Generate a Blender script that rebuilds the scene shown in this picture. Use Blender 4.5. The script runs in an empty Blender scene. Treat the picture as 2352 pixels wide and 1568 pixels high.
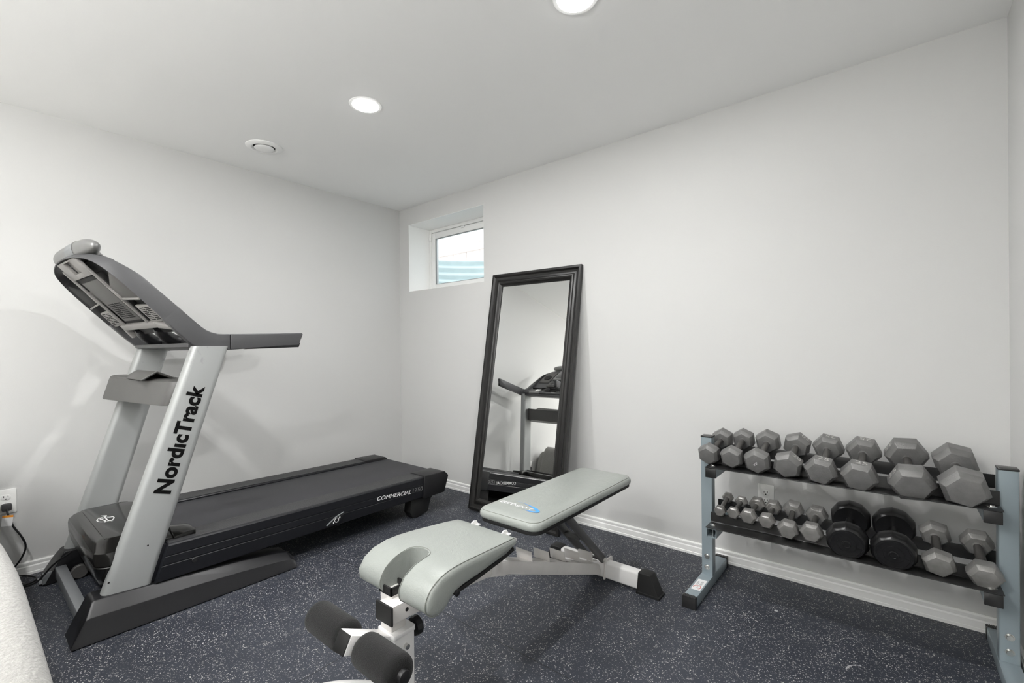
import bpy, bmesh, math, random
from mathutils import Vector, Matrix

SC = bpy.context.scene
COL = SC.collection
PI = math.pi
random.seed(7)

# ------------------------------------------------------------------ helpers
WORLD = {}

def smooth_mesh(bm, ang):
    bm.normal_update()
    for f in bm.faces:
        f.smooth = True
    lim = math.radians(ang)
    for e in bm.edges:
        if len(e.link_faces) == 2:
            if e.calc_face_angle(0) > lim:
                e.smooth = False

def link(name, bm, mat, parent=None, ang=35, keep=False):
    """one mesh object; world coordinates in bm (unless keep)"""
    smooth_mesh(bm, ang)
    me = bpy.data.meshes.new(name)
    off = Vector((0, 0, 0))
    if parent is None and not keep:
        xs = [v.co.x for v in bm.verts]; ys = [v.co.y for v in bm.verts]; zs = [v.co.z for v in bm.verts]
        off = Vector(((min(xs)+max(xs))/2, (min(ys)+max(ys))/2, min(zs)))
        bmesh.ops.translate(bm, verts=bm.verts, vec=-off)
    elif parent is not None and not keep:
        bmesh.ops.translate(bm, verts=bm.verts, vec=-WORLD[parent.name])
        off = WORLD[parent.name]
    bm.to_mesh(me); bm.free()
    o = bpy.data.objects.new(name, me)
    COL.objects.link(o)
    me.materials.append(mat)
    if parent is None:
        o.location = off
    else:
        o.parent = parent
    WORLD[o.name] = off
    return o

def tag(o, label=None, cat=None, group=None, kind=None):
    if label: o['label'] = label
    if cat: o['category'] = cat
    if group: o['group'] = group
    if kind: o['kind'] = kind
    return o

def thing(name, label, cat, loc, group=None):
    o = bpy.data.objects.new(name, None)
    o.empty_display_size = 0.05
    COL.objects.link(o)
    o.location = loc
    WORLD[o.name] = Vector(loc)
    return tag(o, label, cat, group)

def merge(bm, tmp, M=None):
    if M is not None:
        bmesh.ops.transform(tmp, matrix=M, verts=tmp.verts)
        if M.to_3x3().determinant() < 0:
            bmesh.ops.reverse_faces(tmp, faces=tmp.faces)
    me = bpy.data.meshes.new('tmp')
    tmp.to_mesh(me); tmp.free()
    bm.from_mesh(me)
    bpy.data.meshes.remove(me)
    return bm

def bev(tmp, w, seg=2, ang=25):
    if w <= 0: return
    tmp.normal_update()
    es = [e for e in tmp.edges if len(e.link_faces) == 2 and e.calc_face_angle(0) > math.radians(ang)]
    if es:
        bmesh.ops.bevel(tmp, geom=es, offset=w, segments=seg, profile=0.5, affect='EDGES', clamp_overlap=True)

def box(bm, x0, x1, y0, y1, z0, z1, b=0.0, seg=2, M=None):
    t = bmesh.new()
    bmesh.ops.create_cube(t, size=1)
    bmesh.ops.scale(t, vec=(abs(x1-x0), abs(y1-y0), abs(z1-z0)), verts=t.verts)
    bmesh.ops.translate(t, vec=((x0+x1)/2, (y0+y1)/2, (z0+z1)/2), verts=t.verts)
    bev(t, b, seg)
    return merge(bm, t, M)

def prism(bm, poly, axis, a, c, b=0.0, seg=2, M=None, ang=25):
    """poly (list of 2d) extruded along axis 'x','y','z' from a to c"""
    t = bmesh.new()
    def P(p, h):
        if axis == 'x': return (h, p[0], p[1])
        if axis == 'y': return (p[0], h, p[1])
        return (p[0], p[1], h)
    v0 = [t.verts.new(P(p, a)) for p in poly]
    v1 = [t.verts.new(P(p, c)) for p in poly]
    n = len(poly)
    t.faces.new(v0); t.faces.new(list(reversed(v1)))
    for i in range(n):
        j = (i+1) % n
        t.faces.new((v0[j], v0[i], v1[i], v1[j]))
    bmesh.ops.recalc_face_normals(t, faces=t.faces)
    bev(t, b, seg, ang)
    return merge(bm, t, M)

def loft(bm, rings, caps=True, closed=True, M=None, b=0.0, seg=2, ang=40):
    t = bmesh.new()
    R = [[t.verts.new(p) for p in r] for r in rings]
    n = len(R[0])
    for i in range(len(R)-1):
        for j in range(n if closed else n-1):
            k = (j+1) % n
            t.faces.new((R[i][j], R[i][k], R[i+1][k], R[i+1][j]))
    if caps:
        t.faces.new(list(reversed(R[0]))); t.faces.new(R[-1])
    bmesh.ops.recalc_face_normals(t, faces=t.faces)
    bev(t, b, seg, ang)
    return merge(bm, t, M)

def frame_of(d):
    d = d.normalized()
    up = Vector((0, 0, 1)) if abs(d.z) < 0.9 else Vector((0, 1, 0))
    s = d.cross(up).normalized()
    return s, s.cross(d).normalized()

def tube(bm, pts, r, seg=12, caps=True, M=None):
    pts = [Vector(p) for p in pts]
    rr = r if isinstance(r, (list, tuple)) else [r]*len(pts)
    s, u = frame_of(pts[1]-pts[0])
    rings = []
    for i, p in enumerate(pts):
        if i == 0: d = pts[1]-pts[0]
        elif i == len(pts)-1: d = pts[-1]-pts[-2]
        else: d = (pts[i+1]-pts[i]).normalized() + (pts[i]-pts[i-1]).normalized()
        d.normalize()
        s = (s - d*s.dot(d)).normalized(); u = s.cross(d)
        rings.append([p + (s*math.cos(2*PI*k/seg) + u*math.sin(2*PI*k/seg))*rr[i] for k in range(seg)])
    return loft(bm, rings, caps, M=M)

def cyl(bm, p0, p1, r0, r1=None, seg=32, b=0.0, M=None):
    p0 = Vector(p0); p1 = Vector(p1); r1 = r0 if r1 is None else r1
    s, u = frame_of(p1-p0)
    rings = [[p + (s*math.cos(2*PI*k/seg)+u*math.sin(2*PI*k/seg))*r for k in range(seg)] for p, r in ((p0, r0), (p1, r1))]
    return loft(bm, rings, M=M, b=b, seg=2, ang=50)

def lathe(bm, prof, axis='z', seg=48, M=None, caps=True):
    """prof = [(radius, height)]"""
    rings = []
    for r, h in prof:
        ring = []
        for k in range(seg):
            a = 2*PI*k/seg
            c, s_ = r*math.cos(a), r*math.sin(a)
            ring.append((c, s_, h) if axis == 'z' else ((c, h, s_) if axis == 'y' else (h, c, s_)))
        rings.append(ring)
    return loft(bm, rings, caps, M=M)

def smooth_path(pts, n=6, closed=False):
    P = [Vector(p) for p in pts]; out = []
    m = len(P)
    rng = m if closed else m-1
    for i in range(rng):
        p1, p2 = P[i], P[(i+1) % m]
        p0 = P[i-1] if (i > 0 or closed) else p1*2-p2
        p3 = P[(i+2) % m] if (i+2 < m or closed) else p2*2-p1
        for k in range(n):
            t = k/n
            out.append(0.5*((2*p1)+(p2-p0)*t+(2*p0-5*p1+4*p2-p3)*t*t+(3*p1-p0-3*p2+p3)*t**3))
    if not closed: out.append(P[-1])
    return out

def rrect(w, h, r, n=5, cx=0, cy=0):
    out = []; r = max(1e-4, min(r, w/2-1e-4, h/2-1e-4))
    for sx, sy, a0 in ((1, 1, 0), (-1, 1, 90), (-1, -1, 180), (1, -1, 270)):
        for k in range(n+1):
            a = math.radians(a0+90*k/n)
            out.append((cx+sx*(w/2-r)+r*math.cos(a), cy+sy*(h/2-r)+r*math.sin(a)))
    return out

def text_bm(s, size=1.0, bold=0.0, shear=0.0, depth=0.0, space=1.0):
    cu = bpy.data.curves.new('t', 'FONT')
    cu.body = s; cu.size = size; cu.offset = bold; cu.shear = shear; cu.extrude = depth
    cu.space_character = space; cu.resolution_u = 6
    cu.align_x = 'LEFT'
    ob = bpy.data.objects.new('t', cu)
    COL.objects.link(ob)
    dg = bpy.context.evaluated_depsgraph_get(); dg.update()
    me = bpy.data.meshes.new_from_object(ob.evaluated_get(dg))
    bpy.data.objects.remove(ob); bpy.data.curves.remove(cu)
    t = bmesh.new(); t.from_mesh(me); bpy.data.meshes.remove(me)
    return t

def text(bm, s, M, w=None, h=None, **k):
    """text scaled so its box is w x h, origin lower left, mapped by M"""
    t = text_bm(s, **k)
    xs = [v.co.x for v in t.verts]; ys = [v.co.y for v in t.verts]
    x0, x1, y0, y1 = min(xs), max(xs), min(ys), max(ys)
    sy = (h/(y1-y0)) if h else (w/(x1-x0)); sx = (w/(x1-x0)) if w else sy
    for v in t.verts:
        v.co.x = (v.co.x-x0)*sx; v.co.y = (v.co.y-y0)*sy
    return merge(bm, t, M)

def basis(o, x, y, z=None):
    x = Vector(x).normalized(); y = Vector(y); y = (y - x*y.dot(x)).normalized()
    z = x.cross(y)
    m = Matrix((x, y, z)).transposed().to_4x4(); m.translation = Vector(o)
    return m

NB = bmesh.new

# ------------------------------------------------------------------ materials
def mat(name, col, rough=0.5, metal=0.0, bump=0.0, bscale=300, coat=0.0, var=0.0, vscale=8, spec=0.5, emit=None, estr=0, sheen=0, bdist=0.002):
    m = bpy.data.materials.new(name); m.use_nodes = True
    nt = m.node_tree; N = nt.nodes; L = nt.links
    p = N['Principled BSDF']
    p.inputs['Base Color'].default_value = (*col, 1)
    p.inputs['Roughness'].default_value = rough
    p.inputs['Metallic'].default_value = metal
    p.inputs['Specular IOR Level'].default_value = spec
    if coat:
        p.inputs['Coat Weight'].default_value = coat
        p.inputs['Coat Roughness'].default_value = 0.06
    if sheen:
        p.inputs['Sheen Weight'].default_value = sheen
    if emit:
        p.inputs['Emission Color'].default_value = (*emit, 1)
        p.inputs['Emission Strength'].default_value = estr
    tc = N.new('ShaderNodeTexCoord')
    if bump:
        n = N.new('ShaderNodeTexNoise'); n.inputs['Scale'].default_value = bscale
        n.inputs['Detail'].default_value = 4
        L.new(tc.outputs['Object'], n.inputs['Vector'])
        b = N.new('ShaderNodeBump'); b.inputs['Strength'].default_value = bump
        b.inputs['Distance'].default_value = bdist
        L.new(n.outputs['Fac'], b.inputs['Height']); L.new(b.outputs['Normal'], p.inputs['Normal'])
    if var:
        n2 = N.new('ShaderNodeTexNoise'); n2.inputs['Scale'].default_value = vscale
        n2.inputs['Detail'].default_value = 5
        L.new(tc.outputs['Object'], n2.inputs['Vector'])
        cr = N.new('ShaderNodeValToRGB')
        cr.color_ramp.elements[0].position = 0.3; cr.color_ramp.elements[1].position = 0.7
        cr.color_ramp.elements[0].color = (*[c*(1-var) for c in col], 1)
        cr.color_ramp.elements[1].color = (*[min(1, c*(1+var)) for c in col], 1)
        L.new(n2.outputs['Fac'], cr.inputs['Fac']); L.new(cr.outputs['Color'], p.inputs['Base Color'])
    return m

M = {}
M['wall'] = mat('painted_drywall', (.612, .612, .603), .75, bump=.12, bscale=160, spec=.25)
M['ceil'] = mat('painted_ceiling', (.88, .88, .873), .8, bump=.08, bscale=160, spec=.2)
M['trim'] = mat('white_trim_paint', (.93, .93, .915), .4)
M['vinyl_white'] = mat('white_window_vinyl', (.84, .84, .83), .35)
M['white_plate'] = mat('white_outlet_plastic', (.88, .88, .86), .3)
M['black'] = mat('black_plastic', (.010, .010, .011), .40, bump=.15, bscale=700, spec=.4)
M['black_matte'] = mat('black_matte_plastic', (.012, .012, .012), .6, bump=.2, bscale=600, spec=.3)
M['hole'] = mat('dark_opening', (.006, .006, .006), .9)
M['console'] = mat('charcoal_textured_plastic', (.060, .060, .063), .42, bump=.25, bscale=900)
M['tray'] = mat('grey_tray_plastic', (.085, .083, .080), .45, bump=.2, bscale=900)
M['console_under'] = mat('grey_inner_plastic', (.085, .082, .079), .55, bump=.1, bscale=600)
M['console_pale'] = mat('pale_inner_plastic', (.30, .29, .28), .5)
M['cowl'] = mat('silver_plastic', (.20, .20, .197), .35, metal=.35)
M['screen'] = mat('dark_screen', (.01, .011, .013), .08, coat=.5)
M['hood'] = mat('gloss_black_hood', (.005, .0048, .0045), .20, coat=.2, spec=.42)
M['base'] = mat('dark_base_plastic', (.009, .009, .0105), .36, bump=.1, bscale=900)
M['belt'] = mat('running_belt', (.032, .032, .036), .55, bump=.25, bscale=1200)
M['rail'] = mat('foot_rail_plastic', (.032, .032, .034), .36, bump=.12, bscale=900)
M['side'] = mat('deck_side_plastic', (.009, .0095, .012), .38, spec=.4)
M['gray_tube'] = mat('grey_painted_steel', (.23, .24, .25), .4, metal=.2)
M['letter_black'] = mat('black_lettering', (.006, .006, .006), .9, spec=.05)
M['letter_white'] = mat('white_lettering', (.85, .85, .85), .5)
M['letter_gray'] = mat('grey_lettering', (.28, .28, .28), .5)
M['yellow'] = mat('yellow_warning_sticker', (.75, .70, .10), .5)
M['orange'] = mat('orange_cord_tag', (.85, .32, .03), .5)
M['frame_mirror'] = mat('black_stained_wood', (.008, .0075, .007), .36, bump=.15, bscale=250)
M['bench_frame'] = mat('off_white_powder_coat', (.66, .64, .62), .35, var=.05, vscale=12)
M['bench_white'] = mat('white_powder_coat', (.82, .81, .80), .3)
M['bench_dark'] = mat('dark_grey_steel', (.085, .085, .085), .42, metal=.3)
M['foam'] = mat('black_foam', (.013, .013, .013), .95, bump=.8, bscale=500, sheen=.12, spec=.1, bdist=.003)
M['chrome'] = mat('zinc_bolt', (.62, .62, .60), .25, metal=1)
M['rack'] = mat('blue_grey_rack_paint', (.26, .31, .335), .35, metal=.25)
M['rack_black'] = mat('black_rack_steel', (.014, .014, .014), .32)
M['iron'] = mat('hammertone_grey_iron', (.175, .173, .170), .34, metal=.4, bump=.8, bscale=420, var=.12, vscale=30, bdist=.0015)
M['iron_light'] = mat('worn_grey_iron', (.24, .235, .227), .34, metal=.45, bump=.6, bscale=420, var=.2, vscale=25, bdist=.0015)
M['iron_small'] = mat('dull_chromed_iron', (.23, .224, .215), .28, metal=.5, bump=.3, bscale=300, var=.25, vscale=20, bdist=.0015)
M['handle_iron'] = mat('dark_handle_iron', (.09, .086, .082), .34, metal=.5, bump=.15, bscale=500)
M['chalk'] = mat('chalk_numeral', (.50, .49, .47), .5)
M['vinyl_disc'] = mat('black_vinyl_weight', (.0065, .0065, .007), .30, bump=.1, bscale=200)
M['sofa'] = mat('grey_upholstery', (.27, .265, .252), .95, bump=.7, bscale=160, var=.10, vscale=90, sheen=.2, spec=.1, bdist=.004)
M['sofa_leg'] = mat('dark_sofa_foot', (.03, .025, .02), .5)
M['label_white'] = mat('white_sticker', (.80, .80, .80), .45)
M['red'] = mat('red_print', (.55, .10, .07), .5)
M['well'] = mat('teal_window_well', (.80, .90, .90), .6, var=.05, vscale=6)
M['fence'] = mat('weathered_fence', (.88, .80, .75), .8, var=.1, vscale=5)
M['gravel'] = mat('well_gravel', (.5, .48, .45), .9, var=.3, vscale=60)
M['rod'] = mat('teal_rod', (.50, .78, .74), .5)

# vinyl upholstery with wrinkles
def vinyl():
    m = mat('sage_grey_vinyl', (.285, .303, .284), .30, spec=.45)
    nt = m.node_tree; N = nt.nodes; L = nt.links; p = N['Principled BSDF']
    tc = N.new('ShaderNodeTexCoord')
    n1 = N.new('ShaderNodeTexNoise'); n1.inputs['Scale'].default_value = 260; n1.inputs['Detail'].default_value = 6
    n2 = N.new('ShaderNodeTexNoise'); n2.inputs['Scale'].default_value = 22; n2.inputs['Detail'].default_value = 4; n2.inputs['Distortion'].default_value = 1.2
    for n in (n1, n2): L.new(tc.outputs['Object'], n.inputs['Vector'])
    a = N.new('ShaderNodeMath'); a.operation = 'MULTIPLY_ADD'; a.inputs[1].default_value = .35
    L.new(n1.outputs['Fac'], a.inputs[0]); L.new(n2.outputs['Fac'], a.inputs[2])
    b = N.new('ShaderNodeBump'); b.inputs['Strength'].default_value = .35; b.inputs['Distance'].default_value = .004
    L.new(a.outputs[0], b.inputs['Height']); L.new(b.outputs['Normal'], p.inputs['Normal'])
    return m
M['vinyl'] = vinyl()
M['seam'] = mat('vinyl_seam', (.20, .21, .19), .6)

def silver():
    m = mat('silver_upright_paint', (.36, .37, .365), .42, metal=.25, spec=.4)
    nt = m.node_tree; N = nt.nodes; L = nt.links; p = N['Principled BSDF']
    tc = N.new('ShaderNodeTexCoord')
    mp = N.new('ShaderNodeMapping'); mp.inputs['Scale'].default_value = (14, 14, 9)
    mp.inputs['Rotation'].default_value = (.7, 0, 0)
    n1 = N.new('ShaderNodeTexNoise'); n1.inputs['Scale'].default_value = 1; n1.inputs['Detail'].default_value = 6
    L.new(tc.outputs['Object'], mp.inputs['Vector']); L.new(mp.outputs[0], n1.inputs['Vector'])
    cr = N.new('ShaderNodeValToRGB')
    cr.color_ramp.elements[0].position = .60; cr.color_ramp.elements[0].color = (0, 0, 0, 1)
    cr.color_ramp.elements[1].position = .72; cr.color_ramp.elements[1].color = (1, 1, 1, 1)
    L.new(n1.outputs['Fac'], cr.inputs['Fac'])
    # scuffs only near the top of the post (where hands rub)
    sp = N.new('ShaderNodeSeparateXYZ'); L.new(tc.outputs['Object'], sp.inputs[0])
    mr = N.new('ShaderNodeMapRange'); mr.inputs[1].default_value = .86; mr.inputs[2].default_value = 1.02
    L.new(sp.outputs['Z'], mr.inputs[0])
    mu = N.new('ShaderNodeMath'); mu.operation = 'MULTIPLY'; L.new(cr.outputs['Color'], mu.inputs[0]); L.new(mr.outputs[0], mu.inputs[1])
    mu2 = N.new('ShaderNodeMath'); mu2.operation = 'MULTIPLY'; mu2.inputs[1].default_value = .6; L.new(mu.outputs[0], mu2.inputs[0])
    mx = N.new('ShaderNodeMix'); mx.data_type = 'RGBA'
    mx.inputs[6].default_value = (.36, .37, .365, 1); mx.inputs[7].default_value = (.10, .10, .10, 1)
    L.new(mu2.outputs[0], mx.inputs[0]); L.new(mx.outputs[2], p.inputs['Base Color'])
    return m
M['silver'] = silver()

def mirror_mat():
    m = bpy.data.materials.new('mirror_glass'); m.use_nodes = True
    p = m.node_tree.nodes['Principled BSDF']
    p.inputs['Base Color'].default_value = (.90, .91, .90, 1)
    p.inputs['Metallic'].default_value = 1; p.inputs['Roughness'].default_value = 0.0
    return m
M['mirror'] = mirror_mat()

def glass_mat():
    m = bpy.data.materials.new('window_glass'); m.use_nodes = True
    p = m.node_tree.nodes['Principled BSDF']
    p.inputs['Base Color'].default_value = (.97, 1, 1, 1)
    p.inputs['Transmission Weight'].default_value = 1; p.inputs['Roughness'].default_value = 0.0
    p.inputs['IOR'].default_value = 1.01
    return m
M['glass'] = glass_mat()

def floor_mat():
    m = bpy.data.materials.new('speckled_rubber_mat'); m.use_nodes = True
    nt = m.node_tree; N = nt.nodes; L = nt.links; p = N['Principled BSDF']
    tc = N.new('ShaderNodeTexCoord')
    def math_(op, a, b=None, c=None):
        n = N.new('ShaderNodeMath'); n.operation = op
        for i, v in enumerate((a, b, c)):
            if v is None: continue
            if isinstance(v, (int, float)): n.inputs[i].default_value = v
            else: L.new(v, n.inputs[i])
        return n.outputs[0]
    def flecks(scale, size, prob, seed):
        mp = N.new('ShaderNodeMapping'); mp.inputs['Location'].default_value = (seed, seed*1.7, 0)
        L.new(tc.outputs['Object'], mp.inputs['Vector'])
        dn = N.new('ShaderNodeTexNoise'); dn.inputs['Scale'].default_value = 260; dn.inputs['Detail'].default_value = 1
        L.new(mp.outputs[0], dn.inputs['Vector'])
        vm = N.new('ShaderNodeVectorMath'); vm.operation = 'MULTIPLY_ADD'
        vm.inputs[1].default_value = (.006, .006, 0); L.new(dn.outputs['Color'], vm.inputs[0]); L.new(mp.outputs[0], vm.inputs[2])
        v = N.new('ShaderNodeTexVoronoi'); v.voronoi_dimensions = '2D'; v.inputs['Scale'].default_value = scale
        L.new(vm.outputs[0], v.inputs['Vector'])
        s = N.new('ShaderNodeSeparateColor'); L.new(v.outputs['Color'], s.inputs[0])
        rad = math_('MULTIPLY', s.outputs[1], size)
        inside = math_('LESS_THAN', v.outputs['Distance'], rad)
        exist = math_('LESS_THAN', s.outputs[0], prob)
        return math_('MULTIPLY', inside, exist), s.outputs[2]
    f1, c1 = flecks(185, .46, .25, 0.0)
    f2, c2 = flecks(290, .40, .18, 3.3)
    # patchy density
    big = N.new('ShaderNodeTexNoise'); big.inputs['Scale'].default_value = 9; big.inputs['Detail'].default_value = 3
    L.new(tc.outputs['Object'], big.inputs['Vector'])
    fm = math_('MAXIMUM', f1, f2)
    mr = N.new('ShaderNodeMapRange'); mr.inputs[1].default_value = .35; mr.inputs[2].default_value = .6
    mr.inputs[3].default_value = .45; mr.inputs[4].default_value = 1; L.new(big.outputs['Fac'], mr.inputs[0])
    fac = math_('MULTIPLY', fm, mr.outputs[0])
    # seams between mats
    sp = N.new('ShaderNodeSeparateXYZ'); L.new(tc.outputs['Object'], sp.inputs[0])
    def seam(ch, off, per):
        a = math_('SUBTRACT', sp.outputs[ch], off)
        b = math_('DIVIDE', a, per); r = math_('ROUND', b)
        d = math_('ABSOLUTE', math_('MULTIPLY', math_('SUBTRACT', b, r), per))
        return math_('LESS_THAN', d, .0013)
    sm = math_('MAXIMUM', math_('MULTIPLY', seam('X', 1.862, 1.5), math_('LESS_THAN', sp.outputs['X'], 2.6)), seam('Y', -1.247, 1.22))
    # chalky scuffs with a shape of their own
    def arc(cx, cy, rad, wid, lo, hi):
        dx = math_('SUBTRACT', sp.outputs['X'], cx); dy = math_('SUBTRACT', sp.outputs['Y'], cy)
        d = math_('SQRT', math_('ADD', math_('MULTIPLY', dx, dx), math_('MULTIPLY', dy, dy)))
        e = math_('LESS_THAN', math_('ABSOLUTE', math_('SUBTRACT', d, rad)), wid)
        an = math_('ARCTAN2', dy, dx)
        return math_('MULTIPLY', e, math_('MULTIPLY', math_('GREATER_THAN', an, lo), math_('LESS_THAN', an, hi)))
    sc = math_('MAXIMUM', arc(3.375, -.60, .06, .0025, 1.9, 3.14159), arc(3.055, -.343, .004, .004, -4, 4))
    scn = N.new('ShaderNodeTexNoise'); scn.inputs['Scale'].default_value = 150; L.new(tc.outputs['Object'], scn.inputs['Vector'])
    scf = math_('MULTIPLY', sc, math_('MULTIPLY', scn.outputs['Fac'], .9))
    base = N.new('ShaderNodeMix'); base.data_type = 'RGBA'
    base.inputs[6].default_value = (.018, .0215, .031, 1); base.inputs[7].default_value = (.029, .034, .048, 1)
    L.new(big.outputs['Fac'], base.inputs[0])
    fl = N.new('ShaderNodeMix'); fl.data_type = 'RGBA'
    fl.inputs[6].default_value = (.22, .22, .23, 1); fl.inputs[7].default_value = (.58, .57, .53, 1)
    L.new(c1, fl.inputs[0])
    m1 = N.new('ShaderNodeMix'); m1.data_type = 'RGBA'
    L.new(fac, m1.inputs[0]); L.new(base.outputs[2], m1.inputs[6]); L.new(fl.outputs[2], m1.inputs[7])
    m2 = N.new('ShaderNodeMix'); m2.data_type = 'RGBA'; m2.inputs[7].default_value = (.004, .004, .004, 1)
    L.new(sm, m2.inputs[0]); L.new(m1.outputs[2], m2.inputs[6])
    m3 = N.new('ShaderNodeMix'); m3.data_type = 'RGBA'; m3.inputs[7].default_value = (.7, .7, .7, 1)
    L.new(scf, m3.inputs[0]); L.new(m2.outputs[2], m3.inputs[6])
    L.new(m3.outputs[2], p.inputs['Base Color'])
    p.inputs['Roughness'].default_value = .58
    p.inputs['Specular IOR Level'].default_value = .5
    bn = N.new('ShaderNodeTexNoise'); bn.inputs['Scale'].default_value = 500; L.new(tc.outputs['Object'], bn.inputs['Vector'])
    b = N.new('ShaderNodeBump'); b.inputs['Strength'].default_value = .3; b.inputs['Distance'].default_value = .001
    L.new(bn.outputs['Fac'], b.inputs['Height']); L.new(b.outputs['Normal'], p.inputs['Normal'])
    return m
M['floor'] = floor_mat()

# ------------------------------------------------------------------ room
H = 2.40; XW = 3.797; YB = -5.4; WT = .30
def struct(name, bm, m, parent=None, ang=35):
    o = link(name, bm, m, parent, ang, keep=(parent is None))
    if parent is None: o['kind'] = 'structure'; WORLD[o.name] = Vector((0, 0, 0))
    return o

bm = NB(); box(bm, -.1, XW+.1, YB-.1, WT+.05, -.08, 0); struct('floor', bm, M['floor'])
bm = NB(); box(bm, 0, XW, YB, -3.62, 0, .012, .003); o = struct('added_carpet_strip', bm, mat('cream_bounce_carpet', (.72, .70, .66), .95, bump=.5, bscale=300))  # pale carpet strip added out of view to bounce light onto the ceiling
bm = NB(); box(bm, -.1, XW+.1, YB-.1, WT+.05, H, H+.1); struct('ceiling', bm, M['ceil'])
bm = NB(); box(bm, -.12, 0, YB-.1, .1, 0, H); struct('wall_left', bm, M['wall'])
bm = NB(); box(bm, XW, XW+.12, YB-.1, .1, 0, H); struct('wall_right', bm, M['wall'])
bm = NB(); box(bm, 0, XW, YB-.12, YB, 0, H); struct('wall_front', bm, M['wall'])
# window wall with a deep opening
WX0, WX1, WZ0, WZ1 = .131, 1.041, 1.657, 2.248
bm = NB()
box(bm, 0, WX0, 0, WT, 0, H); box(bm, WX1, XW, 0, WT, 0, H)
box(bm, WX0, WX1, 0, WT, 0, WZ0); box(bm, WX0, WX1, 0, WT, WZ1, H)
struct('wall_back', bm, M['wall'])
# painted returns of the window opening (same thing as the lining boards)
bm = NB()
e = .002
box(bm, WX0, WX0+e, .001, WT, WZ0, WZ1); box(bm, WX1-e, WX1, .001, WT, WZ0, WZ1)
box(bm, WX0+e, WX1-e, .001, WT, WZ0, WZ0+e); box(bm, WX0+e, WX1-e, .001, WT, WZ1-e, WZ1)
struct('trim_1', bm, M['trim'])

def baseboard(name, axis, a, b, fixed, sgn):
    prof = [(0, 0), (.0125, 0), (.0125, .012), (.0105, .014), (.0105, .040), (.0075, .046), (.009, .052), (.009, .061), (.006, .0665), (0, .0665)]
    bm = NB()
    pr = [(fixed+sgn*u, z) for u, z in prof]
    if axis == 'x': # runs along x, profile in y,z
        prism(bm, pr, 'x', a, b)
    else:
        t = NB(); prism(t, pr, 'y', a, b); merge(bm, t)
    return struct(name, bm, M['trim'], ang=20)
baseboard('baseboard_back', 'x', .0, XW, 0, -1)
baseboard('baseboard_left', 'y', YB, -.0125, 0, 1)
baseboard('baseboard_right', 'y', YB, -.0125, XW, -1)
baseboard('baseboard_front', 'x', .013, XW-.013, YB, 1)

# window unit
wy = .235
bm = NB()
fx0, fx1, fz0, fz1 = WX0+.003, WX1-.003, WZ0+.003, WZ1-.003
def ring(bm, x0, x1, z0, z1, w, y0, y1, b=.002, wt=None):
    wt = w if wt is None else wt
    box(bm, x0, x0+w, y0, y1, z0, z1, b); box(bm, x1-w, x1, y0, y1, z0, z1, b)
    box(bm, x0+w, x1-w, y0, y1, z0, z0+w, b); box(bm, x0+w, x1-w, y0, y1, z1-wt, z1, b)
ring(bm, fx0, fx1, fz0, fz1, .028, wy, WT)
win = struct('window_1', bm, M['vinyl_white'])
bm = NB(); ring(bm, fx0+.031, fx1-.031, fz0+.031, fz1-.034, .046, wy+.004, wy+.045, .003, .052)
sash = link('sash', bm, M['vinyl_white'], win)
bm = NB(); box(bm, fx0+.078, fx1-.078, wy+.022, wy+.026, fz0+.078, fz1-.088)
link('glass_pane', bm, M['glass'], win)
bm = NB(); ring(bm, fx0+.0765, fx1-.0765, fz0+.0765, fz1-.0855, .005, wy+.008, wy+.020, 0)
link('glazing_gasket', bm, M['letter_gray'], win)
bm = NB(); box(bm, .145, .170, wy-.012, wy+.004, 2.135, 2.175, .003); box(bm, .150, .163, wy-.02, wy-.01, 2.150, 2.168, .002)
link('sash_latch', bm, M['vinyl_white'], win)
bm = NB(); box(bm, .56, .60, wy-.008, wy+.004, 2.196, 2.212, .002)
link('sash_clip', bm, M['vinyl_white'], win)

# outside: window well, gravel and fence
def half(t): return t
bm = NB()
pts = []
n = 48
cx, cy0, rx, ry = .60, WT+.04, .95, .85
rows = []
zs = []
z = 1.45
k = 0
WELLTOP = 2.10
while z < WELLTOP:
    zs.append((z, .018*math.cos(k*PI/3))); z += .0095*1.3; k += 1
for zz, off in zs:
    row = []
    for i in range(n+1):
        a = PI*i/n
        row.append((cx-(rx+off)*math.cos(a), cy0+(ry+off)*math.sin(a), zz))
    rows.append(row)
loft(bm, rows, caps=False, closed=False)
o = link('window_well', bm, M['well'], ang=80)
md = o.modifiers.new('thick', 'SOLIDIFY'); md.thickness = .004
tag(o, 'teal ribbed window well liner seen through the small window', 'window well')
bm = NB(); prism(bm, [(.6-.86*math.cos(PI*i/20), WT+.06+.80*math.sin(PI*i/20)) for i in range(21)], 'z', 1.43, 1.452)
o = link('gravel_bed', bm, M['gravel']); tag(o, 'pale gravel at the bottom of the window well', 'gravel', kind='stuff')
o = thing('fence', 'weathered board fence beyond the window well', 'fence', (.2, 2.4, 1.3))
x = -3.4
while x < 3.4:
    bm = NB(); w = .135
    box(bm, x, x+w, 2.4, 2.42, 1.3, 3.6, .003); link('fence_board', bm, M['fence'], o); x += .143
bm = NB(); box(bm, -3.4, 3.4, 2.36, 2.398, 2.62, 2.71, .004); link('fence_rail', bm, M['fence'], o)
bm = NB(); cyl(bm, (.22, 1.05, 2.10), (.50, .95, 2.42), .012, seg=10); o = link('plastic_rod', bm, M['rod'])
tag(o, 'thin teal rod leaning on the rim of the window well', 'rod')
bm = NB(); box(bm, -5, 6, WT+1.25, 8, 1.2, 1.28); box(bm, -.8, 2.0, WT+.01, WT+1.24, 1.30, 1.43); o = link('ground', bm, M['gravel']); o['kind'] = 'structure'

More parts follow.
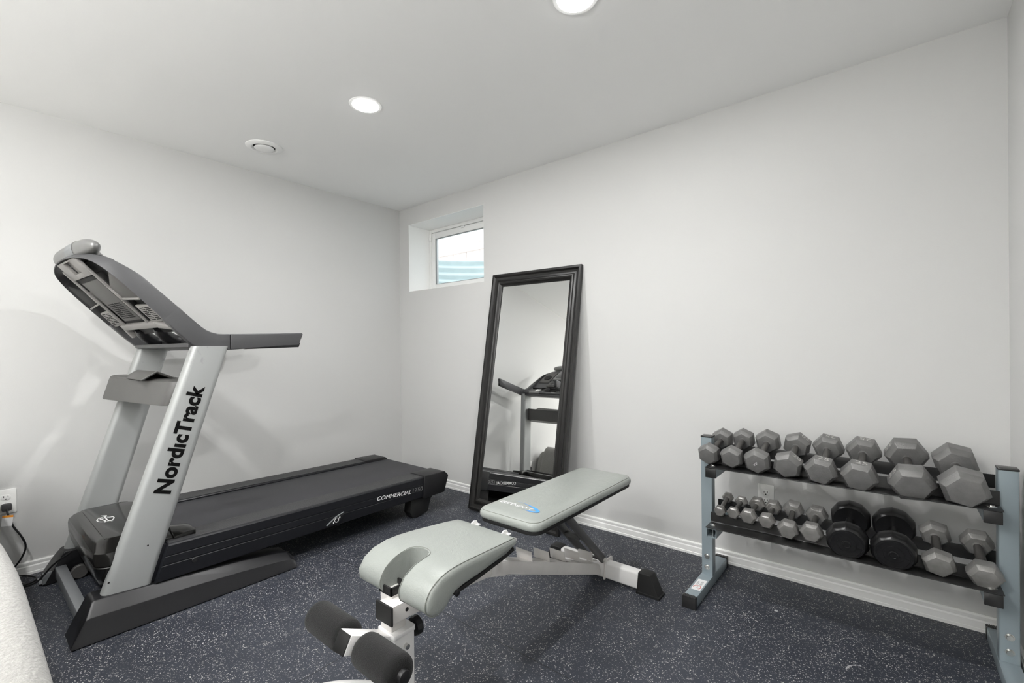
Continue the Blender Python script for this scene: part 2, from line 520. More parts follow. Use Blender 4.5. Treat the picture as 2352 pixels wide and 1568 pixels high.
# ------------------------------------------------------------------ ceiling fittings
def downlight(x, y, label, k=1.0):
    t = thing('recessed_light', label, 'ceiling light', (x, y, H), 'recessed ceiling lights')
    TM = Matrix.Translation((x, y, 0))
    bm = NB(); lathe(bm, [(.066, H-.004), (.080, H-.004), (.083, H-.0005), (.066, H-.0005)], caps=False, M=TM)
    link('trim_ring', bm, M['trim'], t)
    bm = NB(); lathe(bm, [(.066, H-.0008), (.066, H-.005), (.050, H-.012), (.025, H-.0145), (.002, H-.0155)], M=TM)
    link('lens', bm, M['lens'], t)
    la = bpy.data.lights.new('downlight', 'AREA'); la.shape = 'DISK'; la.size = .06
    la.energy = LAMP*k; la.color = (1, .996, .988)
    lo = bpy.data.objects.new('lamp_source', la); COL.objects.link(lo); lo.location = (x, y, H-.018)
    return t
LAMP = 15.5
M['lens'] = mat('lit_lens', (1, 1, 1), .5, emit=(1, .995, .985), estr=16)
downlight(1.364, -1.230, 'round recessed ceiling light glowing white above the treadmill belt')
downlight(2.573, -1.155, 'round recessed ceiling light cut by the top edge of the photo')
for x, y, k in ((1.364, -2.95, 1.25), (2.573, -2.95, 1.25), (1.364, -4.7, .5), (2.573, -4.7, .5)):  # unseen lights: nearer pair set from the shadows, back pair added for fill
    downlight(x, y, 'unseen round recessed ceiling light behind the camera', k)

t = thing('ceiling_vent', 'round white air vent on the ceiling beside the lit lamp', 'vent', (.462, -1.357, H))
vx, vy = .462, -1.357
def at_v(pr, name, mt):
    bm = NB(); lathe(bm, pr, M=Matrix.Translation((vx, vy, H)))
    return link(name, bm, mt, t)
at_v([(.103, -.0005), (.103, -.004), (.095, -.009), (.072, -.0115), (.066, -.008), (.060, -.0005)], 'outer_ring', M['ceil'])
at_v([(.05, -.002), (.056, -.011), (.052, -.0145), (.03, -.017), (.001, -.0175)], 'centre_disc', M['ceil'])
at_v([(.064, -.0012), (.04, -.0014)], 'throat', M['hole'])

# ------------------------------------------------------------------ outlets
def outlet(label, pos, facing):
    """plate centre; facing 'y' = on the back wall facing -y, 'x' = on left wall facing +x"""
    t = thing('wall_outlet', label, 'outlet', pos)
    if facing == 'y': B = basis(pos, (1, 0, 0), (0, 0, 1))       # z -> -y
    else: B = basis(pos, (0, 1, 0), (0, 0, 1))                   # z -> +x
    bm = NB(); prism(bm, rrect(.074, .122, .004), 'z', 0.0005, .006, .002, M=B); p = link('cover_plate', bm, M['white_plate'], t)
    for s in (1, -1):
        bm = NB(); prism(bm, rrect(.034, .028, .0125, cy=s*.0205), 'z', .006, .0078, .0006, M=B)
        r = link('receptacle', bm, M['white_plate'], t)
        bm = NB()
        box(bm, -.0085, -.0062, s*.0205-.0005, s*.0205+.0085, .0075, .0082, M=B)
        box(bm, .0062, .0085, s*.0205+.0008, s*.0205+.0085, .0075, .0082, M=B)
        cyl(bm, (0, s*.0205-.0075, .0075), (0, s*.0205-.0075, .0082), .0028, seg=12, M=B)
        link('slots', bm, M['hole'], r)
    bm = NB(); cyl(bm, (0, 0, .0062), (0, 0, .0074), .003, seg=14, M=B); link('screw', bm, M['white_plate'], t)
    return t
outlet('white wall outlet behind the dumbbell rack', (2.956, 0, .386), 'y')
outlet('white wall outlet with a black plug on the left wall', (0, -2.425, .395), 'x')

# treadmill power cord
bm = NB()
px, py_, pz = .008, -2.4235, .370
box(bm, .009, .036, -2.441, -2.406, .352, .388, .006)
t = thing('power_cord', 'black power cord with an orange tag plugged into the left outlet', 'power cord', (.03, -2.42, 0))
link('plug', bm, mat('dark_grey_plug', (.04, .04, .042), .5), t)
bm = NB()
tube(bm, smooth_path([(.034, -2.423, .362), (.05, -2.42, .335), (.055, -2.405, .28), (.06, -2.375, .215), (.055, -2.362, .16), (.05, -2.38, .10), (.05, -2.42, .045), (.06, -2.45, .012), (.10, -2.47, .009), (.16, -2.43, .009), (.17, -2.36, .009), (.12, -2.33, .009), (.06, -2.35, .009), (.04, -2.40, .020), (.08, -2.46, .022), (.15, -2.45, .022), (.22, -2.40, .020), (.252, -2.34, .035), (.278, -2.285, .105), (.305, -2.222, .155)], 6), .0042, 10)
link('cord', bm, M['black'], t)
bm = NB(); B = basis((.064, -2.424, .312), (.25, 1, -.1), (0, .1, 1)); box(bm, -.019, .019, -.026, .016, -.0006, .0006, M=B)
link('warning_tag', bm, M['label_white'], t)
bm = NB(); box(bm, -.019, .019, .016, .026, -.0006, .0006, M=B); link('tag_band', bm, M['orange'], t)

# ------------------------------------------------------------------ mirror
LEAN = math.radians(8.75); ROLL = math.radians(.9)
mb = Vector((1.505, -.280, .006))
ux = Vector((math.cos(ROLL), 0, -math.sin(ROLL)*0)).normalized()
uz = Vector((math.sin(ROLL), math.sin(LEAN), math.cos(LEAN))).normalized()
MB = basis(mb, (1, 0, 0), uz)    # x right, y up along the glass, z toward -y (room)
MB = basis(mb, uz.cross(Vector((0, -math.cos(LEAN), math.sin(LEAN)))), uz)
WM, HM, FW_ = .765, 1.70, .092
t = thing('leaning_mirror', 'tall black framed mirror leaning against the window wall', 'mirror', (1.505, -.22, 0))
# frame section: (distance from outer edge, height toward the viewer)
sec = [(0, -.028), (0, -.002), (.004, .001), (.016, .001), (.020, -.003), (.026, -.010), (.040, -.015), (.052, -.012), (.058, -.006), (.066, -.004), (.074, -.007), (.080, -.014), (.090, -.019), (.092, -.024), (.092, -.028)]
bm = NB()
def frame_side(bm, corners):
    rings = []
    for (cxx, cyy), (sx, sy) in corners:
        rings.append([(cxx+sx*d, cyy+sy*d, h) for d, h in sec])
    loft(bm, rings, caps=False, closed=True, M=MB)
W2 = WM/2
crn = {'bl': ((-W2, 0), (1, 1)), 'br': ((W2, 0), (-1, 1)), 'tr': ((W2, HM), (-1, -1)), 'tl': ((-W2, HM), (1, -1))}
seq = ['bl', 'br', 'tr', 'tl', 'bl']
frame_side(bm, [crn[s] for s in seq])
bmesh.ops.remove_doubles(bm, verts=bm.verts, dist=1e-5)
link('frame', bm, M['frame_mirror'], t, ang=28)
bm = NB()
tilt = math.radians(.7)
g0, g1 = FW_-.004, HM-FW_+.004
for (a, b_, zz0, zz1) in ((-W2+FW_-.004, W2-FW_+.004, -.021, -.021-math.tan(tilt)*(g1-g0)*.6),):
    v = [bm.verts.new(MB @ Vector(c)) for c in ((a, g0, -.016), (b_, g0, -.016), (b_, g1, -.0265), (a, g1, -.0265))]
    bm.faces.new(v)
    bmesh.ops.recalc_face_normals(bm, faces=bm.faces)
g = link('mirror_glass', bm, M['mirror'], t)
bm = NB(); box(bm, -W2+.02, W2-.02, .02, HM-.02, -.0315, -.0275, M=MB)
link('backing_board', bm, M['sofa_leg'], t)

# ------------------------------------------------------------------ treadmill
T = thing('treadmill', 'grey and black treadmill standing along the left wall', 'treadmill', (.56, -1.4, 0))

def upright(xc, th, fb, ft, bb, bt, zb, zt, name='upright'):
    rings = []
    N_ = 14
    for k in range(N_+1):
        f = k/N_
        z = zb+(zt-zb)*f
        yf = fb+(ft-fb)*f; yb = bb+(bt-bb)*f
        rings.append([(x, y, z) for x, y in rrect(th, yb-yf, .026, 6, xc, (yf+yb)/2)])
    bm = NB(); loft(bm, rings)
    return link(name, bm, M['silver'], T, ang=50)
near = upright(.929, .064, -2.228, -1.885, -2.056, -1.733, .095, 1.165)
far = upright(.190, .064, -2.252, -1.933, -2.088, -1.790, .095, 1.165)
# lettering on the near upright
bm = NB()
a = Vector((.9618, -1.977, .506)); b_ = Vector((.9618, -1.838, .974))
dv = (b_-a); B = basis(a, dv, (0, -1, .29))
if (B.to_3x3() @ Vector((0, 0, 1))).x < 0: print('text faces away')
text(bm, 'Nord\u0131cTrack', B, w=dv.length, h=.066, size=1, bold=.042, space=1.04)
link('lettering', bm, M['letter_black'], near)
for y, z in ((-2.19, .195), (-2.06, .305)):
    bm = NB(); cyl(bm, (.9612, y, z), (.9618, y, z), .0035, seg=12); link('screw_hole', bm, M['hole'], near)

def base_foot(xo, xi, name):
    """xo outer x at floor, xi inner x"""
    s = 1 if xo > xi else -1
    def sec_(y, zt, yb):   # cross-section polygon (x,z) at top corner y, floor corner yb
        return [(xi, yb, 0.004), (xo, yb, 0.004), (xo-s*.004, yb, .012), (xo-s*.018, y+(yb-y)*.35, zt*.66), (xo-s*.058, y, zt-.002), (xo-s*.062, y, zt), (xi+s*.004, y, zt), (xi, y, zt-.004)]
    st = [(-2.245, .142, -2.312), (-2.235, .147, -2.29), (-2.06, .136, -2.06), (-1.93, .131, -1.93), (-1.72, .113, -1.72), (-1.54, .090, -1.54), (-1.475, .076, -1.47), (-1.452, .055, -1.450)]
    bm = NB(); loft(bm, [sec_(*q) for q in st], b=.003, seg=2, ang=20)
    return link(name, bm, M['base'], T, ang=30)
nb = base_foot(1.032, .868, 'base_foot'); fb_ = base_foot(.088, .245, 'base_foot')
bm = NB(); box(bm, .972, 1.0, -1.950, -1.886, .1322, .1330); B = basis((.97, -1.95, .1335), (0, 1, -.05), (-1, 0, 0))
bm2 = NB(); prism(bm2, [(-1.955, 0.1340), (-1.930, .1330), (-1.880, .1290), (-1.880, .1305), (-1.930, .1345), (-1.955, .1355)], 'x', .915, .958); bm.free()
link('warning_sticker', bm2, M['yellow'], nb)
bm = NB(); prism(bm, [(-1.953, .1353), (-1.930, .1343), (-1.882, .1304), (-1.882, .1309), (-1.930, .1348), (-1.953, .1358)], 'x', .937, .956); link('sticker_print', bm, M['label_white'], nb)
# cross tube and brackets
bm = NB(); box(bm, .20, .87, -2.275, -2.235, .022, .080, .004)
link('cross_tube', bm, M['gray_tube'], T)
bm = NB(); box(bm, .135, .225, -2.330, -2.200, .006, .012, .002); box(bm, .225, .236, -2.32, -2.20, .006, .06, .002)
br = link('floor_bracket', bm, M['gray_tube'], T)
bm = NB(); cyl(bm, (.165, -2.315, .0121), (.165, -2.315, .0126), .009, seg=16); link('bolt_hole', bm, M['hole'], br)
for x in (.27, .84):
    bm = NB()
    lathe(bm, [(.004, -.012), (.03, -.012), (.034, -.008), (.034, .008), (.03, .012), (.004, .012)], 'x', 28, M=Matrix.Translation((x, -2.19, .036)))
    link('transport_wheel', bm, M['console_under'], T)

# deck
def zdeck(y): return .270+(-.5-y)*.0135
Y0, Y1 = -2.05, -.36
def side_rail(xi, xo):
    bm = NB()
    s = 1 if xo > xi else -1
    # outline in section: stepped outer wall with grooves
    def sec_(y):
        z = zdeck(y)
        zb = .135
        pts = [(xi, zb+.02), (xi, z-.006), (xi+s*.004, z-.001), (xo-s*.012, z+.002), (xo-s*.004, z), (xo, z-.006),
               (xo, z-.046), (xo-s*.0025, z-.0475), (xo-s*.0025, z-.050), (xo-.0*s, z-.052),
               (xo, z-.083), (xo-s*.0025, z-.085), (xo-s*.0025, z-.088), (xo-s*.001, z-.090),
               (xo-s*.006, zb+.004), (xo-s*.010, zb), (xi+s*.05, zb)]
        return [(x, y, zz) for x, zz in pts]
    def cut(p):
        y = -2.056+(p[2]-.095)*.302+.006
        return (p[0], y, p[2])
    loft(bm, [[cut(p) for p in sec_(Y0)], sec_(Y1-.18)])
    xa, xb = sorted((xi, xo-s*.032))
    box(bm, xa, xb, -2.14, -1.98, .14, zdeck(Y0)-.004, .003)
    return bm
bm = side_rail(.838, .985); rn = link('side_rail', bm, M['side'], T, ang=25)
bm = side_rail(.288, .141); rf = link('side_rail', bm, M['side'], T, ang=25)
Y0 = -1.985
for xa, xb, rr_ in ((.842, .972, rn), (.154, .284, rf)):
    bm = NB()
    prism(bm, [(Y0+.0, zdeck(Y0)+.0005), (Y1-.18, zdeck(Y1-.18)+.0005), (Y1-.18, zdeck(Y1-.18)+.0035), (Y0, zdeck(Y0)+.0035)], 'x', xa, xb, .001)
    # fine ribs
    nrib = 12
    for i in range(nrib):
        xx = xa+(xb-xa)*(i+.5)/nrib
        prism(bm, [(Y0+.0, zdeck(Y0)+.003), (Y1-.18, zdeck(Y1-.18)+.003), (Y1-.18, zdeck(Y1-.18)+.0040), (Y0, zdeck(Y0)+.0040)], 'x', xx-.0035, xx+.0035)
    link('foot_rail', bm, M['rail'], rr_)
Y0 = -2.05
bm = NB()
prism(bm, [(Y0-.02, zdeck(Y0)-.010), (Y1+.0, zdeck(Y1)-.010), (Y1+.022, zdeck(Y1)-.030), (Y1+.018, zdeck(Y1)-.055), (Y1-.01, zdeck(Y1)-.062), (Y0-.02, .20)], 'x', .292, .834, .004, 3)
link('running_belt', bm, M['belt'], T, ang=40)
bm = NB(); box(bm, .30, .825, Y0, Y1-.06, .150, .205, .004); link('deck_board', bm, M['black_matte'], T)
# rear end caps
def endcap(xi, xo):
    s = 1 if xo > xi else -1
    bm = NB()
    z = .270
    a, b_ = -.560, -.345
    prism(bm, [(a, z+.010), (b_-.03, z+.006), (b_+.004, z-.028), (b_-.035, .130), (a-.005, .128)], 'x', xi, xo, .006, 3)
    return link('end_cap', bm, M['black'], T)
endcap(.836, .995); ec = endcap(.290, .133)
bm = NB(); text(bm, 'NT', basis((.175, -.50, .2805), (0, 1, -.02), (-1, 0, 0)), h=.018, size=1, bold=.01); link('lettering', bm, M['letter_gray'], ec)
# rear feet
for s, xa, xb in ((1, .885, .955), (-1, .172, .242)):
    bm = NB()
    prism(bm, [(-.638, .135), (-.652, .045), (-.628, .004), (-.59, .000), (-.50, .020), (-.475, .10), (-.435, .132)], 'x', xa, xb, .004)
    link('rear_foot', bm, M['black_matte'], T)
bm = NB(); prism(bm, [(-.70, .138), (-.44, .138), (-.44, .10), (-.47, .085), (-.66, .12)], 'x', .25, .88, .004); link('rear_crossmember', bm, M['black_matte'], T)
# deck lettering
dx = .9858
bm = NB(); B = basis((dx, -.930, .207), (0, 1, -.08), (0, 0, 1))
text(bm, 'COMMERCIAL', B, w=.262, h=.024, size=1, bold=.012, shear=.25); l1 = link('lettering', bm, M['letter_white'], rn)
bm = NB(); B = basis((dx, -.655, .1865+.004), (0, 1, -.05), (0, 0, 1))
text(bm, '1750', B, w=.084, h=.025, size=1, bold=-.012, shear=.1); link('lettering', bm, M['letter_gray'], rn)
# levelling plate with ring symbol
bm = NB(); prism(bm, [(-1.262, .152), (-1.252, .146), (-1.20, .142), (-1.152, .190), (-1.148, .198), (-1.158, .203), (-1.205, .186)], 'x', .984, .9925, .002)
lp = link('adjuster_plate', bm, M['black'], rn)
bm = NB(); B = Matrix.Translation((.9927, -1.203, .170)); lathe(bm, [(.0105, 0), (.0105, .0006), (.0135, .0006), (.0135, 0)], 'x', 28, M=B, caps=False)
for sy, sz in ((-.019, -.010), (.019, .010)): box(bm, .9927, .9933, -1.203+sy-.0035, -1.203+sy+.0035, .170+sz-.005, .170+sz+.005)
link('symbol', bm, M['letter_white'], lp)
bm = NB(); prism(bm, [(-1.262, .154), (-1.205, .1885), (-1.156, .2045), (-1.156, .2030), (-1.205, .1862), (-1.261, .152)], 'x', .984, .9932); link('edge_highlight', bm, M['gray_tube'], lp)
bm = NB(); lathe(bm, [(.002, 0), (.011, 0), (.012, .002), (.009, .005), (.002, .005)], 'x', 24, M=Matrix.Translation((.984, -1.895, .190))); link('bolt', bm, M['black'], rn)

# motor hood: lofted rings in z
def hood_ring(z, x0, x1, yf, yb, r, bulge=0.0):
    out = []
    base = rrect(x1-x0, yb-yf, r, 7, (x0+x1)/2, (yf+yb)/2)
    for x, y in base:
        k = 1-((x-(x0+x1)/2)/((x1-x0)/2))**2
        if y < (yf+yb)/2: y -= bulge*k
        out.append((x, y, z))
    return out
hx0, hx1 = .185, .938
bm = NB()
rings = [hood_ring(.085, .36, .77, -2.13, -2.0, .04, .03), hood_ring(.100, .30, .83, -2.165, -2.0, .04, .03), hood_ring(.150, .235, .888, -2.198, -2.0, .045, .018), hood_ring(.20, .200, .921, -2.214, -2.0, .05, .015),
         hood_ring(.246, hx0, hx1, -2.222, -2.0, .05, .015), hood_ring(.250, hx0+.003, hx1-.003, -2.220, -2.0, .05, .015), hood_ring(.254, hx0, hx1, -2.222, -2.0, .05, .015),
         hood_ring(.285, hx0+.004, hx1-.004, -2.224, -2.0, .05, .015), hood_ring(.304, .20, .925, -2.222, -2.0, .045, .013), hood_ring(.308, .21, .915, -2.219, -2.0, .045, .013),
         hood_ring(.328, .243, .880, -2.212, -2.0, .045, .01), hood_ring(.338, .265, .862, -2.200, -2.0, .04, .01), hood_ring(.344, .275, .852, -2.185, -2.0, .035, .01)]
loft(bm, rings)
hood = link('motor_hood', bm, M['hood'], T, ang=22)
# hood top: slightly raised facets and rear wings
bm = NB()
prism(bm, [(.285, .3435), (.40, .350), (.73, .350), (.845, .3435)], 'y', -2.185, -2.0, .002, 2)
link('hood_lid', bm, M['hood'], hood)
bm = NB()
loft(bm, [[(x, -2.01, z) for x, z in ((.205, .25), (.205, .305), (.285, .343), (.845, .343), (.925, .305), (.925, .25))],
          [(x, -1.95, z) for x, z in ((.205, .25), (.205, .298), (.275, .325), (.855, .325), (.925, .298), (.925, .25))]], b=.003)
for sx in (1, -1):
    cxm = .565
    X_ = lambda v: cxm+sx*v
    loft(bm, [[(X_(a), y, z) for a, z in ((.235, .262), (.235+w, .262), (.37, .265), (.37, zt), (.30, zt2), (.245, zt3))]
              for (y, w, zt, zt2, zt3) in ((-1.96, .02, .302, .330, .325), (-1.90, .05, .314, .320, .316), (-1.875, .06, .311, .314, .312))], b=.0025)
link('hood_rear_wing', bm, M['hood'], hood, ang=25)
# running figure emblem: ring with strokes
bm = NB()
B = basis((.565, -2.135, .3507), (1, 0, 0), (0, 1, 0))
def flat_stroke(bm, pts, w, M_):
    pts = [Vector((p[0], p[1], 0)) for p in pts]
    t_ = NB(); L_ = []; R_ = []
    for i, p in enumerate(pts):
        d = (pts[min(i+1, len(pts)-1)]-pts[max(i-1, 0)]).normalized(); nrm = Vector((-d.y, d.x, 0))
        ww = w[i] if isinstance(w, list) else w
        L_.append(t_.verts.new(p+nrm*ww)); R_.append(t_.verts.new(p-nrm*ww))
    for i in range(len(pts)-1): t_.faces.new((R_[i], R_[i+1], L_[i+1], L_[i]))
    merge(bm, t_, M_)
flat_stroke(bm, [(.045*math.cos(a), .030*math.sin(a)) for a in [i*PI/20 for i in range(41)]], .0022, B)
flat_stroke(bm, smooth_path([(-.075, -.005, 0), (-.058, .012, 0), (-.040, .004, 0), (.03, .004, 0), (.058, .016, 0)], 4), .003, B)
flat_stroke(bm, smooth_path([(-.048, -.018, 0), (-.01, -.012, 0), (.03, -.006, 0), (.055, -.010, 0)], 4), .003, B)
flat_stroke(bm, smooth_path([(-.01, .028, 0), (-.02, .0, 0), (-.005, -.028, 0)], 4), .003, B)
link('emblem', bm, M['letter_white'], hood)

# console ------------------------------------------------------------
YAW = math.radians(3.7)
CO = Vector((.56, -1.979, 0))
CM = Matrix.Translation(CO) @ Matrix.Rotation(YAW, 4, 'Z')       # (v, yy, z) -> world
U = Vector((0, -.685, .729)); Nn = Vector((0, .729, .685)); CC = Vector((0, 0, 1.236))
def CP(v, u, n):     # console plane coordinates -> symmetric frame
    return Vector((v, 0, 0)) + CC + U*u + Nn*n
KM = CM @ basis(CC, (1, 0, 0), U)  # box in (v,u,n) ; z axis = x cross U
# x cross U = (1,0,0)x(0,-.685,.729) = (0,-.729,-.685) -> points down/front, so n = -z
def kbox(bm, v0, v1, u0, u1, n0, n1, b=.002):
    box(bm, v0, v1, u0, u1, -n1, -n0, b, M=KM)
def kprism(bm, poly, n0, n1, b=.002):
    prism(bm, poly, 'z', -n1, -n0, b, M=KM)

bm = NB()
# outline of the rim, near side then front then far side
half_out = [(.402, .03), (.402, .09), (.398, .20), (.388, .28), (.368, .335), (.330, .380), (.270, .408), (.190, .424), (.10, .434), (0, .438)]
outline = half_out + [(-v, u) for v, u in reversed(half_out[:-1])]
outline = [(p.x, p.y) for p in smooth_path([(v, u, 0) for v, u in outline], 3)]
rings = []
m_ = len(outline)
for i, (v, u) in enumerate(outline):
    p = Vector((v, u)); q0 = Vector(outline[max(0, i-1)]); q1 = Vector(outline[min(m_-1, i+1)])
    d = (q1-q0).normalized(); nin = Vector((-d.y, d.x))
    if nin.dot(Vector((0, .2))-p) < 0: nin = -nin
    hgt = .084-.012*min(1, max(0, (u-.03)/.23))-.022*min(1, max(0, (u-.26)/.10))-.022*min(1, max(0, (u-.37)/.05))
    lo = p; o2 = p+nin*.004; i1 = p+nin*.012; i2 = p+nin*.020; up = p+nin*.012; up0 = p+nin*.003
    rings.append([CP(lo.x, lo.y, 0), CP(lo.x, lo.y, hgt-.006), CP(up0.x, up0.y, hgt), CP(i2.x, i2.y, hgt+.002), CP(i2.x, i2.y, hgt-.006), CP(i1.x, i1.y, hgt-.012), CP(o2.x, o2.y, .002), CP(o2.x, o2.y, 0)])
loft(bm, rings, caps=True, closed=True, M=CM)
# side arms
lowp = [(.228, 1.146), (.175, 1.1455), (.123, 1.147), (.093, 1.157), (.065, 1.173), (.03, 1.206), (0, 1.236), (-.045, 1.284)]
upp = [(.014, 1.343), (.036, 1.3205), (.07, 1.288), (.105, 1.2555), (.125, 1.241), (.145, 1.2315), (.173, 1.2245), (.198, 1.2235), (.228, 1.2240)]
arm_poly = lowp+upp
for s in (1, -1):
    xa, xb = (.4026, .368) if s > 0 else (-.4026, -.368)
    prism(bm, arm_poly, 'x', xa, xb, .0045, 3, M=CM)
shell = link('console_shell', bm, M['console'], T, ang=38)
for s in (1, -1):
    bm = NB()
    xa, xb = (.402, .370) if s > 0 else (-.402, -.370)
    prism(bm, [(.2305, 1.147), (.50, 1.166), (.578, 1.170), (.603, 1.2300), (.598, 1.2375), (.2305, 1.224)], 'x', xa, xb, .0055, 3, M=CM)
    gr = link('handle_grip', bm, M['console'], T, ang=38)
    bm = NB(); prism(bm, [(.30, 1.1495), (.579, 1.159), (.589, 1.183), (.31, 1.153)], 'x', xa-s*.004, xb+s*.002, .003, M=CM); link('grip_underside', bm, M['black'], gr)
# deck of the console (user side)
bm = NB(); kprism(bm, [(-.375, .0), (.375, .0), (.372, .20), (.358, .30), (.325, .355), (.25, .388), (-.25, .388), (-.325, .355), (-.358, .30), (-.372, .20)], .046, .062, .004)
link('console_deck', bm, M['console'], T)
bm = NB(); kprism(bm, [(-.372, .0), (.372, .0), (.370, .20), (.355, .30), (.322, .352), (.25, .385), (-.25, .385), (-.322, .352), (-.355, .30), (-.370, .20)], .040, .0459, 0); link('deck_underside', bm, M['black_matte'], T)
bm = NB()
kbox(bm, -.15, .15, .13, .40, .062, .098, .012); sb = link('display_housing', bm, M['cowl'], T)
bm = NB(); kbox(bm, -.125, .125, .16, .375, .098, .100, .001); link('screen', bm, M['screen'], sb)
bm = NB(); kbox(bm, -.17, .17, .01, .12, .062, .078, .008); kb = link('control_panel', bm, M['console_under'], T)
bm = NB()
for i in range(6):
    kbox(bm, -.145+i*.05, -.105+i*.05, .03, .05, .078, .081, .002); kbox(bm, -.145+i*.05, -.105+i*.05, .075, .095, .078, .081, .002)
link('buttons', bm, M['console'], kb)
for s in (1, -1):
    bm = NB(); kbox(bm, min(s*.20, s*.34), max(s*.20, s*.34), .10, .32, .062, .070, .01); tr = link('side_tray', bm, M['console_under'], T)
    bm = NB(); lathe(bm, [(.025, 0), (.043, 0), (.045, .008), (.048, .008), (.048, -.0), ], 'z', 30, M=KM @ Matrix.Translation((s*.27, .20, -.078))); link('cup_recess', bm, M['black'], tr)
# underside, seen from the camera
bm = NB()
kprism(bm, [(-.165, .05), (.165, .05), (.165, .33), (-.165, .33)], .018, .046, .003)
und = link('motor_board_housing', bm, M['black_matte'], T)
bm = NB(); kprism(bm, [(-.125, .075), (.125, .075), (.125, .310), (-.125, .310)], .008, .018, .002); pl = link('centre_panel', bm, M['console_under'], und)
bm = NB()
for c in range(2):
    for r in range(9):
        u0 = .092+r*.0105
        kbox(bm, -.095+c*.098, -.012+c*.098, u0, u0+.0055, .0072, .0082, 0)
link('vent_slots', bm, M['hole'], pl)
for v0, u1 in ((-.175, .39), (.168, .42)):
    bm = NB(); kbox(bm, v0, v0+.007, .05, u1, .0, .012, .002); link('edge_rail', bm, M['console_pale'], und)
bm = NB()
for (v0, v1, u0, u1) in ((-.155, -.055, .335, .425), (.055, .155, .335, .425), (-.055, .055, .335, .358), (-.055, .055, .418, .425)):
    kbox(bm, v0, v1, u0, u1, .004, .016, .001)
kbox(bm, -.055, .055, .358, .418, .020, .030, .001)
link('top_bracket', bm, M['console_pale'], T)
for s in (1, -1):
    # speaker grille
    bm = NB(); q = [(s*.215, .055), (s*.375, .045), (s*.365, .140), (s*.215, .150)]
    kprism(bm, q, .010, .022, .002); gl = link('speaker_grille', bm, M['console_pale'], T)
    bm = NB()
    for c in range(2):
        for r in range(8):
            v0, v1 = sorted((s*(.232+c*.066), s*(.286+c*.066)))
            kbox(bm, v0, v1, .062+r*.0095, .0665+r*.0095, .0093, .0103, 0)
    link('grille_slots', bm, M['hole'], gl)
    # triangular tray underside
    bm = NB(); kprism(bm, [(s*.178, .262), (s*.190, .200), (s*.37, .185), (s*.375, .300), (s*.34, .325)], .006, .046, .004); link('tray_underside', bm, M['console_under'] if s > 0 else M['black_matte'], T)
    bm = NB(); kprism(bm, [(s*.19, .192), (s*.38, .176), (s*.38, .184), (s*.192, .200)], .0, .03, .001); kprism(bm, [(s*.178, .262), (s*.170, .255), (s*.182, .192), (s*.19, .20)], .0, .03, .001); link('tray_rib', bm, M['console_pale'], T)
# lower bracket frame
bm = NB(); kprism(bm, [(-.25, .022), (.25, .022), (.24, .055), (-.24, .055)], .0, .022, .003); kprism(bm, [(-.27, -.03), (-.235, -.03), (-.235, .03), (-.25, .03)], .0, .03, .003); kprism(bm, [(.235, .02), (.25, .052), (.385, .022), (.385, .002)], .0, .025, .003)
link('lower_bracket', bm, M['console_pale'], T)
bm = NB(); kprism(bm, [(-.24, -.025), (.36, -.025), (.36, .02), (-.24, .02)], .022, .045, .003); link('lower_housing', bm, M['black_matte'], T)
# cowl behind the screen, top front
bm = NB()
rg = []
for i in range(25):
    f = -.995*math.cos(PI*i/24)
    v = f*.315-.02
    k = math.sqrt(max(0, 1-min(1, abs(f))**4.5))
    rr = []
    for j in range(24):
        a = PI*2*j/24
        rr.append(CP(v, .425+.047*k*math.sin(a)*(1 if math.sin(a) > 0 else .8), .062+(.036*k+.003)*math.cos(a)))
    rg.append(rr)
loft(bm, rg, M=CM)
cw = link('rear_cowl', bm, M['cowl'], T, ang=60)
bm = NB()
rg = []
for i in range(7):
    v = .00+i*.02
    f = (v+.02)/.315; k = math.sqrt(max(0, 1-min(1, abs(f))**4.5))*1.03
    rg.append([CP(v, .425+.047*k*math.sin(a), .062+(.036*k+.003)*math.cos(a)) for a in [math.radians(q) for q in (60, 80, 100, 120, 140, 160, 180)]])
loft(bm, rg, caps=False, closed=False, M=CM); link('cowl_insert', bm, M['gray_tube'], cw, ang=60)

# crossbar with pulse handles between the arms
bm = NB()
tube(bm, smooth_path([CM @ Vector(p) for p in ((-.375, .17, 1.185), (-.30, .155, 1.187), (-.15, .145, 1.19), (0, .142, 1.19), (.15, .145, 1.19), (.30, .155, 1.187), (.375, .17, 1.185))], 4), .019, 16)
cb = link('pulse_bar', bm, M['console'], T, ang=60)
bm = NB(); tube(bm, [CM @ Vector(p) for p in ((-.30, .155, 1.187), (-.16, .146, 1.19))], .0205, 16); tube(bm, [CM @ Vector(p) for p in ((.16, .146, 1.19), (.30, .155, 1.187))], .0205, 16); link('pulse_grip', bm, M['cowl'], cb, ang=60)
bm = NB(); box(bm, .245, .30, .12, .17, 1.162, 1.207, .003, M=CM); link('switch_box', bm, M['black'], T)
bm = NB(); prism(bm, [(.06, 1.160), (.20, 1.147), (.20, 1.168), (.06, 1.180)], 'x', -.37, .37, .004, M=CM); link('lower_cross_cover', bm, M['console'], T)
for v0 in (-.27, .0):
    bm = NB()
    tube(bm, smooth_path([CM @ Vector(p) for p in ((v0+.15, .02, 1.262), (v0+.10, .045, 1.235), (v0+.07, .09, 1.205), (v0+.065, .135, 1.19))], 5), [.030]*15+[.027], 14)
    link('bar_support', bm, M['base'], T, ang=60)

